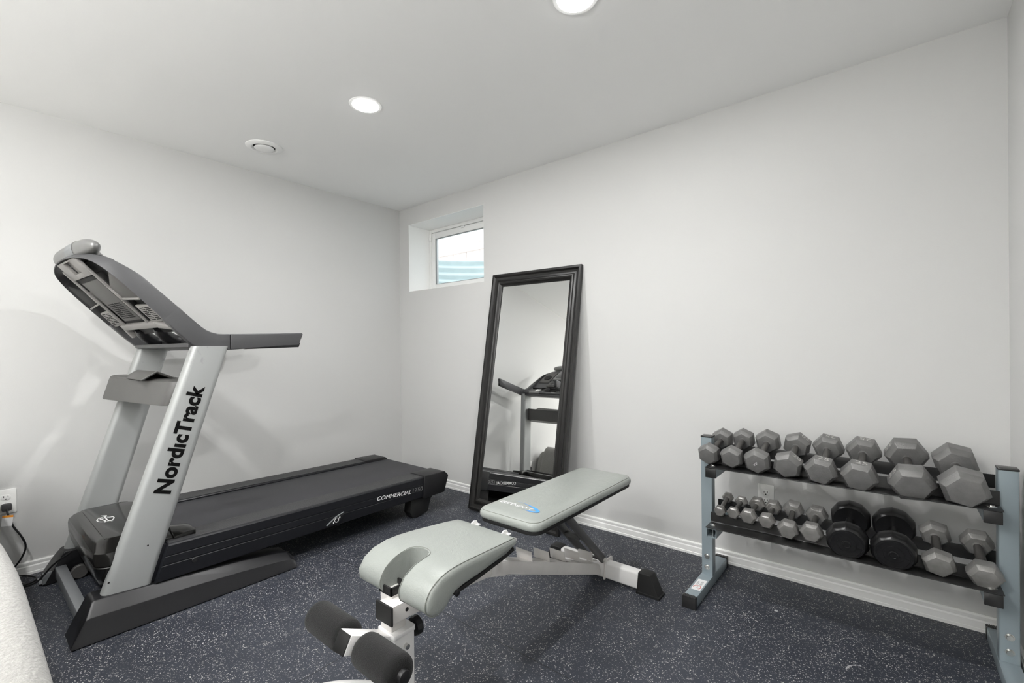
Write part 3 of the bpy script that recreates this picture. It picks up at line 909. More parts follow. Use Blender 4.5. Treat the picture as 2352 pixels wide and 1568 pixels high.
# tray between the uprights
front = [(.897, -1.925), (.885, -1.945), (.855, -1.958), (.75, -1.975), (.60, -1.998), (.45, -2.020), (.32, -2.042), (.225, -2.054), (.180, -2.048), (.155, -2.025), (.148, -1.985)]
back = [(.225, -1.90), (.40, -1.875), (.70, -1.845), (.897, -1.82)]
poly = [(p.x, p.y) for p in smooth_path([(x, y, 0) for x, y in front], 4)]+back
def off(poly, dz):   # lower rings flare forward
    return [(x+(.012 if x > .5 else -.012)*dz*0, y-.028*dz) for x, y in poly]
bm = NB()
rings = []
for z, k in ((.893, 1.12), (.90, 1.1), (.985, .15), (1.000, .0), (1.0055, -.25)):
    sc = 1.0 if 0.9 <= z <= .99 else (.992 if z <= 1.0 else .975)
    cxm, cym = .54, -1.93
    rings.append([((x-cxm)*sc+cxm, ((y-cym)*sc+cym)-.028*k, z+(.012 if x < .5 and z > .95 else 0)*(.5-x)/.35) for x, y in poly])
loft(bm, rings)
tray = link('accessory_tray', bm, M['tray'], T, ang=30)
for cx_, cy_ in ((.27, -1.985),):
    bm = NB(); lathe(bm, [(.036, .0), (.036, .0022), (.040, .0022), (.040, 0)], 'z', 28, M=Matrix.Translation((cx_, cy_, 1.0075)), caps=False)
    r_ = link('cup_rim', bm, M['console'], tray)
    bm = NB(); cyl(bm, (cx_, cy_, 1.0065), (cx_, cy_, 1.0085), .035, seg=28); link('cup_well', bm, M['hole'], r_)
bm = NB()
prism(bm, [(-2.025, 1.006), (-1.965, 1.045), (-1.958, 1.045), (-1.885, 1.006), (-1.895, 1.004), (-1.962, 1.038), (-2.015, 1.004)], 'x', .33, .70, .0015)
link('reading_rest', bm, M['tray'], tray)
bm = NB(); prism(bm, [(-2.024, 1.0085), (-1.962, 1.0475), (-1.882, 1.0085), (-1.887, 1.0085), (-1.962, 1.044), (-2.018, 1.0085)], 'x', .701, .706, .0005); link('rest_edge', bm, M['cowl'], tray)

# ------------------------------------------------------------------ weight bench
B0 = thing('weight_bench', 'grey vinyl weight bench with off white steel frame in the middle of the floor', 'bench', (2.312, -1.2, 0))
def wb(name, bm, m, parent=None, ang=35): return link(name, bm, m, parent or B0, ang)

def pad(x0, x1, y0, y1, z0, z1, r, top_b=.020, name='back_pad', ztop=None):
    bm = NB()
    w, l = x1-x0, y1-y0
    cx_, cy_ = (x0+x1)/2, (y0+y1)/2
    rings = []
    H_ = z1-z0
    for f, ins in ((0, .006), (.08, .001), (.25, -.001), (.45, -.001), (.62, .002), (.72, .006), (.745, .0085), (.765, .0082), (.85, .015), (.94, .027), (1.0, .045), (1.03, .08)):
        rings.append([(x, y, z0+H_*f) for x, y in rrect(w-2*ins, l-2*ins, max(.012, r-ins*.6), 9, cx_, cy_)])
    loft(bm, rings)
    return bm
bm = pad(2.163, 2.461, -1.272, -.462, .474, .516, .045)
bp_ = wb('back_pad', bm, M['vinyl'], ang=60)
bm = NB(); zs_ = .474+.042*.755
loop = [(x, y, zs_) for x, y in rrect(.298-.0165, .810-.0165, .040, 9, 2.312, -.867)]
tube(bm, loop+[loop[0]], .0013, 6); wb('stitched_seam', bm, M['seam'], bp_)
bm = NB(); prism(bm, rrect(.288, .80, .045, 6, 2.312, -.867), 'z', .460, .4745, .002); bk = wb('pad_board', bm, M['black_matte'])
bm = NB(); box(bm, 2.345, 2.372, -1.20, -.55, .440, .461, .002); box(bm, 2.252, 2.279, -1.20, -.55, .440, .461, .002); wb('pad_rail', bm, M['bench_dark'])
# lettering on the back pad
bm = NB(); B = basis((2.208, -1.180, .5179), (1, -.02, 0), (.10, 1, 0)); text(bm, 'euro', B, w=.075, h=.024, size=1, bold=.006, shear=.2)
text(bm, 'sport', basis((2.287, -1.186, .5180), (1, -.02, 0), (.1, 1, 0)), w=.085, h=.026, size=1, bold=-.006, shear=.5)
wb('lettering', bm, M['letter_white'], bp_)
M['blue'] = mat('blue_print', (.06, .30, .75), .4)
bm = NB()
sw = smooth_path([(2.255, -1.130, 0), (2.30, -1.135, 0), (2.345, -1.146, 0), (2.378, -1.160, 0), (2.398, -1.175, 0), (2.396, -1.186, 0), (2.372, -1.192, 0), (2.345, -1.193, 0)], 6)
ww = [.0004+.0075*max(0, math.sin(PI*min(1, max(0, (i/len(sw)-.12)/.88))))**1.5 for i in range(len(sw))]
flat_stroke(bm, sw, ww, Matrix.Translation((0, 0, .5181))); wb('swoosh', bm, M['blue'], bp_)

# seat: T shaped top view with rolled front and notch
def seat_profile(f):
    return f
bm = NB()
cxs = 2.305
# side profile (y,z) of the top skin from the rear to the rolled front, then underside back
prof = [(-1.358, .462), (-1.352, .474), (-1.356, .485), (-1.375, .4935), (-1.43, .4985), (-1.50, .5035), (-1.57, .5085), (-1.63, .5115), (-1.68, .5105), (-1.725, .502), (-1.762, .482), (-1.782, .452), (-1.780, .424), (-1.762, .406), (-1.736, .400), (-1.712, .407), (-1.695, .424), (-1.675, .440), (-1.64, .4465), (-1.58, .449), (-1.50, .453), (-1.43, .457)]
def seat_half(y):      # half width at y
    f = min(1, max(0, (-1.36-y)/.30))
    f = f*f*(3-2*f)
    hw = .151+.017*f
    if y > -1.40: hw -= .022*((y+1.40)/.048)**2 if y < -1.352 else .022
    return hw
def lobes(bm, xs, edge_in=None):
    pass
NOT = .043
# build the seat as columns across x; sections are the profile, clipped at the notch for the middle columns
def prof_at(inset, ymin=None):
    c = Vector((-1.57, .475)); out = []
    for y, z in prof:
        v = Vector((y, z))
        if inset:
            # shrink the section toward its skeleton
            if y < -1.69: k = Vector((-1.735, .455))
            else: k = Vector((y, .476))
            d = v-k; L_ = d.length
            if L_ > 1e-6: v = k+d*max(.35, (L_-inset)/L_)
            if y > -1.37: v.x -= inset*.6
        if ymin is not None and v.x < ymin: v = Vector((ymin, min(max(v.y, .447), .5115)))
        out.append(v)
    return out
cols = []
def add_col(fr, inset):
    P = prof_at(inset)
    cols.append([(cxs+fr*seat_half(p.x), p.x, p.y) for p in P])
for fr, ins in ((-1.0, .018), (-.992, .010), (-.978, .004), (-.95, .001), (-.9, 0), (-.6, 0), (-.3, 0), (0, 0), (.3, 0), (.6, 0), (.9, 0), (.95, .001), (.978, .004), (.992, .010), (1.0, .018)): add_col(fr, ins)
loft(bm, [list(c) for c in cols])
def boolean_cut(bm, cutter):
    ma = bpy.data.meshes.new('a'); bm.to_mesh(ma); bm.free(); mb_ = bpy.data.meshes.new('b'); cutter.to_mesh(mb_); cutter.free()
    oa = bpy.data.objects.new('a', ma); ob = bpy.data.objects.new('b', mb_); COL.objects.link(oa); COL.objects.link(ob)
    md = oa.modifiers.new('cut', 'BOOLEAN'); md.operation = 'DIFFERENCE'; md.object = ob; md.solver = 'EXACT'
    dg = bpy.context.evaluated_depsgraph_get(); dg.update()
    me = bpy.data.meshes.new_from_object(oa.evaluated_get(dg))
    out = bmesh.new(); out.from_mesh(me)
    for o_ in (oa, ob): bpy.data.objects.remove(o_)
    for m_2 in (ma, mb_, me): bpy.data.meshes.remove(m_2)
    return out
ct = NB()
notch = [(cxs-.0445, -1.90), (cxs-.0445, -1.700), (cxs-.041, -1.672), (cxs-.028, -1.655), (cxs-.010, -1.6485), (cxs+.010, -1.6485), (cxs+.028, -1.655), (cxs+.041, -1.672), (cxs+.0445, -1.700), (cxs+.0445, -1.90)]
prism(ct, notch, 'z', .30, .60)
bm = boolean_cut(bm, ct)
seat = wb('seat_pad', bm, M['vinyl'], ang=42)
# seams along the edges of the lobes
bm = NB()
for s_ in (1,):
    path = [(cxs+s_*(seat_half(y)*.955), y, z-.0004) for y, z in prof[3:12]]+[(cxs+s_*(seat_half(y)*.955), y, z) for y, z in prof[12:15]]
    tube(bm, smooth_path(path, 4), .0012, 6)
nseam = [(cxs-.0455, y, z+.0004) for y, z in reversed(prof[8:14])]+[(cxs-.043, -1.668, .5112), (cxs-.029, -1.651, .5118), (cxs, -1.643, .5121), (cxs+.029, -1.651, .5118), (cxs+.043, -1.668, .5112)]+[(cxs+.0455, y, z+.0004) for y, z in prof[8:14]]
tube(bm, smooth_path(nseam, 4), .0011, 6)
wb('stitched_seam', bm, M['seam'], seat)
bm = NB(); loft(bm, [[(cxs-hw_, y, z), (cxs+hw_, y, z), (cxs+hw_, y, z+.012), (cxs-hw_, y, z+.012)] for y, z, hw_ in ((-1.37, .446, .136), (-1.45, .442, .148), (-1.58, .436, .160), (-1.675, .430, .163))], b=.001)
sb_ = wb('seat_board', bm, M['black_matte'])
bm = NB(); lathe(bm, [(.002, 0), (.010, 0), (.011, .003), (.006, .006), (.002, .006)], 'x', 20, M=Matrix.Translation((2.466, -1.665, .434))); wb('board_bolt', bm, M['black'], sb_)
# frame beam: rear ladder part and front part, right face at x=2.340
bm = NB()
bx0, bx1 = 2.278, 2.340
prism(bm, [(-.565, .026), (-.600, .088), (-.93, .2185), (-1.265, .3435), (-1.385, .389), (-1.80, .4035), (-1.80, .354), (-1.70, .350), (-1.50, .343), (-1.40, .333), (-1.37, .326), (-1.28, .300), (-.98, .182), (-.56, .022)], 'x', bx0, bx1, .004)
beam = wb('frame_beam', bm, M['bench_frame'])
bm = NB(); prism(bm, [(-1.385, .330), (-1.30, .303), (-1.30, .352), (-1.36, .378)], 'x', bx0-.003, bx1+.003, .002); wb('beam_sleeve', bm, M['bench_frame'], beam)
bm = NB(); box(bm, 2.270, 2.346, -1.806, -1.799, .352, .4065, .002); wb('end_cap', bm, M['black_matte'], beam)
bm = NB(); cyl(bm, (2.3395, -1.747, .377), (2.3407, -1.747, .377), .0058, seg=18); wb('pin_hole', bm, M['hole'], beam)
# ladder stops
for k in range(5):
    f = k/4
    y = -.660+(-1.135+.660)*f; z = .131+(.2985-.131)*f
    bm = NB()
    prism(bm, [(y, z-.006), (y-.0035, z-.006), (y-.0115, z+.038), (y-.008, z+.038)], 'x', bx0-.014, bx1+.003, .0008)
    prism(bm, [(y, z-.004), (y+.052, z-.025), (y+.052, z-.0225), (y, z-.001)], 'x', bx0+.002, bx1-.002, .0005)
    wb('ladder_stop', bm, M['bench_frame'])
# uprights under the seat
bm = NB(); box(bm, bx0+.003, bx1-.003, -1.46, -1.40, .38, .446, .003); box(bm, bx0+.003, bx1-.003, -1.66, -1.60, .39, .436, .003); wb('seat_post', bm, M['bench_frame'])
# hinge ears between seat and back
for xx in (2.238, 2.386):
    bm = NB(); prism(bm, [(-1.375, .445), (-1.375, .492), (-1.360, .500), (-1.345, .497), (-1.330, .470), (-1.29, .450), (-1.29, .440)], 'x', xx-.0025, xx+.0025, .001)
    box(bm, xx-.0025, xx+.016, -1.352, -1.338, .482, .486, .001)
    wb('hinge_ear', bm, M['bench_white'])
bm = NB(); box(bm, 2.23, 2.395, -1.345, -1.315, .432, .458, .003); wb('hinge_bracket', bm, M['bench_dark'])
# rear foot
bm = NB()
prism(bm, rrect(.052, .078, .010, 4, -.548, .052), 'x', 2.090, 2.548, 0)
rf_ = wb('rear_crossbar', bm, M['bench_white'])
for s in (1, -1):
    X_ = lambda d: 2.316+s*d
    bm = NB()
    rg = []
    for z, x0, x1, yo in ((.0, .205, .318, .036), (.010, .205, .318, .036), (.0115, .208, .312, .033), (.094, .214, .276, .029), (.097, .218, .272, .026)):
        xa, xb = sorted((X_(x0), X_(x1)))
        rg.append([(x, y, z) for x, y in rrect(xb-xa, 2*yo, .006, 3, (xa+xb)/2, -.548)])
    loft(bm, rg); wb('foot_cap', bm, M['black_matte'], rf_)
for xx in (2.3585, 2.262):
    bm = NB(); prism(bm, [(-.49, .012), (-.50, .10), (-.575, .104), (-.585, .012)], 'x', xx-.0035, xx+.0035, .002); pb = wb('pivot_plate', bm, M['bench_frame'])
bm = NB(); lathe(bm, [(.002, 0), (.011, 0), (.0115, .002), (.007, .003), (.0075, .010), (.002, .010)], 'x', 20, M=Matrix.Translation((2.362, -.556, .038))); wb('pivot_bolt', bm, M['chrome'])
# back support strut
bm = NB()
for xa, xb in ((2.348, 2.366), (2.252, 2.270)):
    prism(bm, [(-.600, .098), (-.575, .122), (-.945, .470), (-.995, .470)], 'x', xa, xb, .003)
st = wb('support_strut', bm, M['bench_dark'])
bm = NB(); box(bm, 2.268, 2.350, -.792, -.762, .268, .286, .003); wb('strut_brace', bm, M['bench_dark'], st)
bm = NB(); tube(bm, [(2.24, -.592, .112), (2.376, -.592, .112)], .007, 14); wb('strut_tie', bm, M['bench_dark'], st)
bm = NB(); lathe(bm, [(.002, 0), (.009, 0), (.009, .012), (.002, .012)], 'x', 16, M=Matrix.Translation((2.366, -.592, .112))); wb('strut_pin', bm, M['bench_frame'], st)
# front post through the beam, sleeve and leg
bm = NB(); prism(bm, rrect(.056, .054, .004, 2, 2.270, -1.744), 'z', .05, .418, .0); fp = wb('front_post', bm, M['bench_frame'])
bm = NB()
for zz0, zz1, w0 in ((.4095, .434, .060),):
    x0, x1, y0, y1 = 2.270-.030, 2.270+.030, -1.744-.029, -1.744+.029
    box(bm, x0, x0+.006, y0, y1, zz0, zz1, .001); box(bm, x1-.006, x1, y0, y1, zz0, zz1, .001); box(bm, x0, x1, y0, y0+.006, zz0, zz1, .001); box(bm, x0, x1, y1-.006, y1, zz0, zz1, .001)
wb('post_collar', bm, M['black_matte'], fp)
bm = NB(); prism(bm, rrect(.078, .074, .005, 3, 2.278, -1.738), 'z', .045, .300, 0); slv = wb('post_sleeve', bm, M['bench_white'])
bm = NB(); prism(bm, rrect(.084, .080, .006, 3, 2.278, -1.738), 'z', .288, .302, .001); wb('sleeve_lip', bm, M['bench_white'], slv)
bm = NB(); lathe(bm, [(.002, 0), (.0075, 0), (.0075, .012), (.002, .013)], 'x', 16, M=Matrix.Translation((2.316, -1.735, .255))); wb('sleeve_bolt', bm, M['chrome'], slv)
bm = NB(); lathe(bm, [(.002, 0), (.011, 0), (.011, .012), (.027, .016), (.029, .022), (.029, .036), (.024, .040), (.002, .040)], 'y', 12, M=Matrix.Translation((2.290, -1.703, .278))); wb('pull_knob', bm, M['black'], slv, ang=20)
# front foot: curved tube
bm = NB()
path = smooth_path([(2.03, -1.93, .046), (2.07, -1.852, .046), (2.135, -1.788, .046), (2.21, -1.745, .046), (2.278, -1.728, .046), (2.345, -1.745, .046), (2.42, -1.788, .046), (2.485, -1.852, .046), (2.525, -1.93, .046)], 5)
tube(bm, path, .045, 22); ff = wb('front_foot', bm, M['bench_white'], ang=60)
# leg curl arm and rollers
bm = NB()
prism(bm, [(-1.902, .360), (-1.926, .314), (-1.77, .246), (-1.75, .284)], 'x', 2.245, 2.301, .003)
arm = wb('curl_arm', bm, M['bench_white'])
bm = NB(); prism(bm, [(-1.9035, .360), (-1.9275, .314), (-1.930, .3155), (-1.906, .3615)], 'x', 2.247, 2.299, .001); wb('arm_cap', bm, M['black_matte'], arm)
bm = NB(); cyl(bm, (2.035, -1.87, .312), (2.492, -1.87, .312), .017, seg=24, b=.003); wb('roller_bar', bm, M['black'], arm)
for xa, xb in ((2.048, 2.240), (2.305, 2.478)):
    L_ = xb-xa; R_ = .047
    pr = [(.014, 0), (R_-.018, .0), (R_-.008, .004), (R_-.002, .012), (R_, .024), (R_, L_-.024), (R_-.002, L_-.012), (R_-.008, L_-.004), (R_-.018, L_), (.014, L_)]
    bm = NB(); lathe(bm, pr, 'x', 40, M=Matrix.Translation((xa, -1.87, .312)))
    wb('foam_roller', bm, M['foam'], ang=70)

# ------------------------------------------------------------------ dumbbell rack
RK = thing('dumbbell_rack', 'blue grey two tier dumbbell rack with black rails against the wall', 'rack', (3.255, -.3, 0))
def rk(name, bm, m, parent=None, ang=35): return link(name, bm, m, parent or RK, ang)
FRF = {}
for key, x0, x1 in (('l', 2.733, 2.783), ('r', 3.726, 3.777)):
    bm = NB(); prism(bm, rrect(x1-x0, .050, .004, 3, (x0+x1)/2, -.275), 'z', .048, .706, 0); post = rk('post', bm, M['rack'])
    bm = NB(); box(bm, x0-.001, x1+.001, -.301, -.249, .706, .7135, .002); rk('post_cap', bm, M['rack_black'], post)
    for z in (.085, .137):
        bm = NB(); lathe(bm, [(.002, -.0085), (.008, -.0085), (.009, -.007), (.009, -.002), (.0125, -.002), (.0125, 0), (.002, 0)], 'y', 6 if False else 20, M=Matrix.Translation(((x0+x1)/2, -.300, z))); rk('bolt', bm, M['chrome'], post, ang=30)
    fx0_, fx1_ = (x0-.004, x1+.001)
    if key == 'r': fx0_, fx1_ = 3.7235, 3.778
    bm = NB(); prism(bm, rrect(fx1_-fx0_, .047, .003, 2, (fx0_+fx1_)/2, .0245), 'y', -.540, -.060, 0); ft = rk('floor_foot', bm, M['rack'])
    for y0, y1 in ((-.562, -.538), (-.062, -.040)):
        bm = NB(); box(bm, fx0_-.0025, fx1_+.0025, y0, y1, .0, .0515, .002)
        nr = 9
        for i in range(nr):
            xx = fx0_+(fx1_-fx0_)*(i+.5)/nr; box(bm, xx-.0014, xx+.0014, y0-.0008, y1, .0505, .0528, 0)
        rk('foot_cap', bm, M['rack_black'], ft)
    FRF[key] = ft
# sticker on the left foot
bm = NB(); box(bm, 2.738, 2.778, -.475, -.365, .0481, .0487); stk = rk('sticker', bm, M['label_white'], FRF['l'])
bm = NB(); B = basis((2.757, -.448, .0491), (1, 0, 0), (0, 1, 0))
flat_stroke(bm, [(.0155*math.cos(a), .0175*math.sin(a)) for a in [math.radians(-60+i*12) for i in range(23)]], .0016, B); rk('sticker_ring', bm, M['red'], stk)
bm = NB(); text(bm, 'BODY', basis((2.753, -.425, .0492), (0, 1, 0), (-1, 0, 0)), w=.036, h=.009, size=1, bold=.02); text(bm, 'SOLID', basis((2.769, -.425, .0492), (0, 1, 0), (-1, 0, 0)), w=.040, h=.010, size=1, bold=.02)
text(bm, 'pro', basis((2.763, -.457, .0492), (0, 1, 0), (-1, 0, 0)), w=.018, h=.007, size=1, bold=.0); rk('sticker_print', bm, M['letter_gray'], stk)
# arms and rails
for tier, zt, zr, slope in (('top', .5865, .664, 1), ('low', .3115, .385, 0)):
    zl = zt
    for key, x0, x1 in (('l', 2.784, 2.828), ('r', 3.680, 3.724)):
        bm = NB()
        open_end = (tier == 'low' and key == 'l')
        if open_end:
            w = .003
            box(bm, x0, x0+w, -.398, -.14, zl-.0425, zl-.001); box(bm, x1-w, x1, -.398, -.14, zl-.0425, zl-.001)
            box(bm, x0, x1, -.398, -.14, zl-.001-w, zl-.001); box(bm, x0, x1, -.398, -.14, zl-.0425, zl-.0425+w)
            arm_ = rk('support_arm', bm, M['rack'])
            bm = NB(); cyl(bm, ((x0+x1)/2, -.375, zl-.04), ((x0+x1)/2, -.375, zl-.002), .0035, seg=12); rk('arm_bolt', bm, M['chrome'], arm_)
        else:
            box(bm, x0, x1, -.396, -.14, zl-.0425, zl-.001, .002); arm_ = rk('support_arm', bm, M['rack'])
            bm = NB(); box(bm, x0-.001, x1+.001, -.402, -.395, zl-.0435, zl-.001, .002); rk('arm_cap', bm, M['rack_black'], arm_)
    # front rail: ledge + flange
    th = .0035
    fz = zl+.050
    bm = NB()
    prism(bm, [(-.402, zl), (-.320+th, zl), (-.320+th, fz), (-.320, fz), (-.320, zl+th+.004), (-.324, zl+th), (-.402, zl+th)], 'x', 2.782, 3.728, .0008)
    fr_ = rk('front_rail', bm, M['rack_black'])
    rz = zr
    bm = NB()
    prism(bm, [(-.178, rz-.050), (-.098, rz-.050), (-.098, rz-.050+th), (-.178+th, rz-.050+th), (-.178+th, rz), (-.178, rz)], 'x', 2.777, 3.735, .0008)
    rr__ = rk('rear_rail', bm, M['rack_black'])
    for xx in (2.806, 3.702):
        bm = NB(); box(bm, xx-.018, xx+.018, -.165, -.110, zl-.004, rz-.049, .002); rk('rail_spacer', bm, M['rack'])
        bm = NB(); lathe(bm, [(.002, 0), (.0145, 0), (.0145, .0015), (.010, .003), (.009, .006), (.002, .0075)], 'z', 20, M=Matrix.Translation((xx, -.362, zl+th))); rk('rail_bolt', bm, M['chrome'], fr_, ang=30)

# ------------------------------------------------------------------ dumbbells
D = {
'T1': (2.7921,-0.2556,0.6639,0.239,-0.070,-0.030,0.0502,0.0652,0.0940),
'T2': (2.8912,-0.2618,0.6688,0.252,-0.027,-0.078,0.0507,0.0610,0.1005),
'T3': (2.9951,-0.2650,0.6688,0.240,-0.019,-0.116,0.0554,0.0678,0.1075),
'T4': (3.1105,-0.2619,0.6676,0.238,-0.035,0.205,0.0573,0.0696,0.1048),
'T5': (3.2270,-0.2654,0.6683,0.247,-0.030,-0.336,0.0590,0.0755,0.1115),
'T6': (3.3493,-0.2645,0.6676,0.265,-0.029,-0.374,0.0619,0.0745,0.1103),
'T7': (3.4931,-0.2578,0.6690,0.299,0.052,-0.577,0.0700,0.0862,0.1079),
'T8': (3.6321,-0.2594,0.6701,0.191,0.025,-0.292,0.0687,0.1004,0.1137),
'L1': (2.8245,-0.2530,0.3899,0.147,0.028,-0.445,0.0261,0.0374,0.0758),
'L2': (2.8848,-0.2560,0.3877,0.064,0.010,-0.456,0.0291,0.0306,0.0778),
'L3': (2.9496,-0.2537,0.3883,0.067,-0.017,-0.495,0.0359,0.0449,0.0812),
'L4': (3.0199,-0.2534,0.3860,0.076,0.010,-0.552,0.0350,0.0504,0.0826),
'L5': (3.1003,-0.2540,0.3818,0.202,0.023,-0.368,0.0413,0.0587,0.0874),
'L6': (3.1866,-0.2532,0.3830,0.143,-0.008,-0.465,0.0431,0.0529,0.0845),
'L7': (3.3066,-0.2600,0.3910,0.175,-0.004,-0.05,0.0696,0.0700,0.0975),
'L8': (3.4473,-0.2610,0.3900,0.175,-0.007,-0.06,0.0698,0.0700,0.0985),
'L9': (3.5712,-0.2568,0.3829,0.255,0.004,-0.268,0.0493,0.0599,0.0935),
'L10': (3.6866,-0.2566,0.3776,0.262,0.004,-0.514,0.0482,0.0646,0.0949),
}
LAB = {
'T1': ('smallest grey hex dumbbell on the top tier, at its left end by the post', 'iron'),
'T2': ('grey hex dumbbell second from the left post on the top tier', 'iron'),
'T3': ('grey hex dumbbell with a small chalk tick on its end, top tier', 'iron'),
'T4': ('grey hex dumbbell numbered 20 on the top tier with one bright facet', 'iron'),
'T5': ('grey hex dumbbell numbered 25 beside the one numbered 20, top tier', 'iron'),
'T6': ('grey hex dumbbell numbered 25 beside the larger one numbered 35, top tier', 'iron'),
'T7': ('large grey hex dumbbell numbered 35 lying on a flat, top tier', 'iron'),
'T8': ('large grey hex dumbbell at the right end of the top tier', 'iron'),
'L1': ('tiniest hex dumbbell at the left end of the lower tier', 'iron_small'),
'L2': ('tiny hex dumbbell second from the left end of the lower tier', 'iron_small'),
'L3': ('small hex dumbbell third from the left end of the lower tier', 'iron_small'),
'L4': ('small hex dumbbell fourth from the left of the lower tier, under the outlet', 'iron_small'),
'L5': ('mid sized hex dumbbell fifth from the left on the lower tier', 'iron_light'),
'L6': ('mid sized hex dumbbell just left of the round black dumbbells', 'iron_light'),
'L7': ('round black vinyl dumbbell, the left one of the pair on the lower tier', 'vinyl_disc'),
'L8': ('round black vinyl dumbbell, the right one of the pair on the lower tier', 'vinyl_disc'),
'L9': ('worn grey hex dumbbell just right of the round black pair, lower tier', 'iron_light'),
'L10': ('worn grey hex dumbbell at the right end of the lower tier', 'iron_light'),
}
NUM = {'T4': ('20', 0), 'T5': ('25', 0), 'T6': ('25', 0), 'T7': ('35', -1)}
def dumbbell(key):
    x, y, z, tilt, yaw, phi, R_, L_, S_ = D[key]
    label, mk = LAB[key]
    disc = mk == 'vinyl_disc'
    ax = Vector((math.sin(yaw)*math.cos(tilt), -math.cos(yaw)*math.cos(tilt), -math.sin(tilt)))
    side = Vector((math.cos(yaw), math.sin(yaw), 0)); up = side.cross(-ax)
    tier = 'dumbbells on the top tier' if key[0] == 'T' else 'dumbbells on the lower tier'
    root = bpy.data.objects.new('dumbbell', None); COL.objects.link(root); root.empty_display_size = .03
    tag(root, label, 'dumbbell', tier)
    m4 = Matrix((side, -ax, up)).transposed().to_4x4()
    m4.translation = Vector((x, y, z)) - up*R_
    root.matrix_world = m4
    WORLD[root.name] = Vector((0, 0, 0))
    CZ = Matrix.Translation((0, 0, R_))
    def lk(name, bm, mt, par=root, ang=35):
        bmesh.ops.transform(bm, matrix=CZ, verts=bm.verts)
        o = link(name, bm, mt, par, ang, keep=True); WORLD[o.name] = Vector((0, 0, 0)); return o
    rh = .0135 if R_ > .045 else (.0115 if R_ > .038 else .0095)
    if disc: rh = .016
    hl = S_-L_/2
    bm = NB(); lathe(bm, [(rh*.92, -hl-.004), (rh*.95, -hl), (rh, -hl*.6), (rh*1.06, 0), (rh, hl*.6), (rh*.95, hl), (rh*.92, hl+.004)], 'y', 24)
    lk('handle', bm, M['handle_iron'] if not disc else M['vinyl_disc'], ang=60)
    for s in (-1, 1):
        bm = NB()
        if not disc:
            rings = []
            for t_, rr in ((-.5, .755), (-.25, 1), (.25, 1), (.5, .755)):
                rings.append([(R_*rr*math.sin(phi+k*PI/3), s*S_+t_*L_, R_*rr*math.cos(phi+k*PI/3)) for k in range(6)])
            loft(bm, rings, b=.0016, seg=2, ang=10)
            # small collar where the handle enters
            lathe(bm, [(rh*1.25, s*(S_-L_*.5)+.002*s), (rh*1.25, s*(S_-L_*.5)-.002*s), (rh, s*(S_-L_*.5)-.003*s)], 'y', 20)
            hd = lk('head', bm, M[mk], ang=25)
        else:
            n_ = 96; rings = []
            def rad(a, flat):
                c = math.cos(PI/10)/math.cos(((a-phi) % (PI/5))-PI/10)
                return 1+(c-1)*flat*1.0
            prof_ = [(-.5, .25, 0), (-.5, .80, 0), (-.42, .885, .3), (-.30, .955, .8), (-.1, 1.0, 1), (.1, 1.0, 1), (.30, .955, .8), (.42, .885, .3), (.5, .80, 0), (.5, .25, 0)]
            for t_, rr, fl in prof_:
                rings.append([(R_*1.03*rr*rad(2*PI*k/n_, fl)*math.sin(2*PI*k/n_), s*S_+t_*L_, R_*1.03*rr*rad(2*PI*k/n_, fl)*math.cos(2*PI*k/n_)) for k in range(n_)])
            loft(bm, rings)
            hd = lk('head', bm, M[mk], ang=22)
            yf = s*(S_+L_*.5)
            bm = NB()
            for r_ in (.050, .031):
                lathe(bm, [(r_-.0009, yf), (r_-.0006, yf+s*.0009), (r_+.0006, yf+s*.0009), (r_+.0009, yf)], 'y', 48, caps=False)
            lathe(bm, [(.0155, yf), (.0150, yf+s*.004), (.012, yf+s*.0048), (.011, yf+s*.003), (.001, yf+s*.003)], 'y', 36)
            box(bm, -.058, .058, yf-.0006, yf+.0006, -.0006, .0006, M=Matrix.Rotation(.2, 4, 'Y'))
            lk('face_ring', bm, M[mk], hd, ang=40)
        if key in NUM:
            tx, kf = NUM[key]
            a = phi+PI/6+kf*PI/3
            nrm = Vector((math.sin(a), 0, math.cos(a))); tan_ = Vector((math.cos(a), 0, -math.sin(a)))
            upv = Vector((0, 1, 0))
            ap = R_*math.cos(PI/6)
            if s > 0: tan_, upv = -tan_, -upv
            w_ = R_*.62; h_ = L_*.30
            o_ = nrm*(ap+.0006)+Vector((0, s*S_, 0))-tan_*w_/2-upv*h_/2
            bm = NB(); text(bm, tx, basis(o_, tan_, upv), w=w_, h=h_, size=1, bold=.0, depth=.0)
            lk('number', bm, M['chalk'], hd)
    if key == 'T3':
        bm = NB(); yf = -(S_+L_*.5)-.0004
        B = basis((-.006, yf, -.006), (1, 0, 0), (0, 0, 1)); flat_stroke(bm, [(-.004, .002), (0, -.004), (.004, .010), (.010, .014), (.010, .004), (.004, -.001)], .0008, B)
        lk('chalk_mark', bm, M['label_white'], root)
for k_ in D: dumbbell(k_)

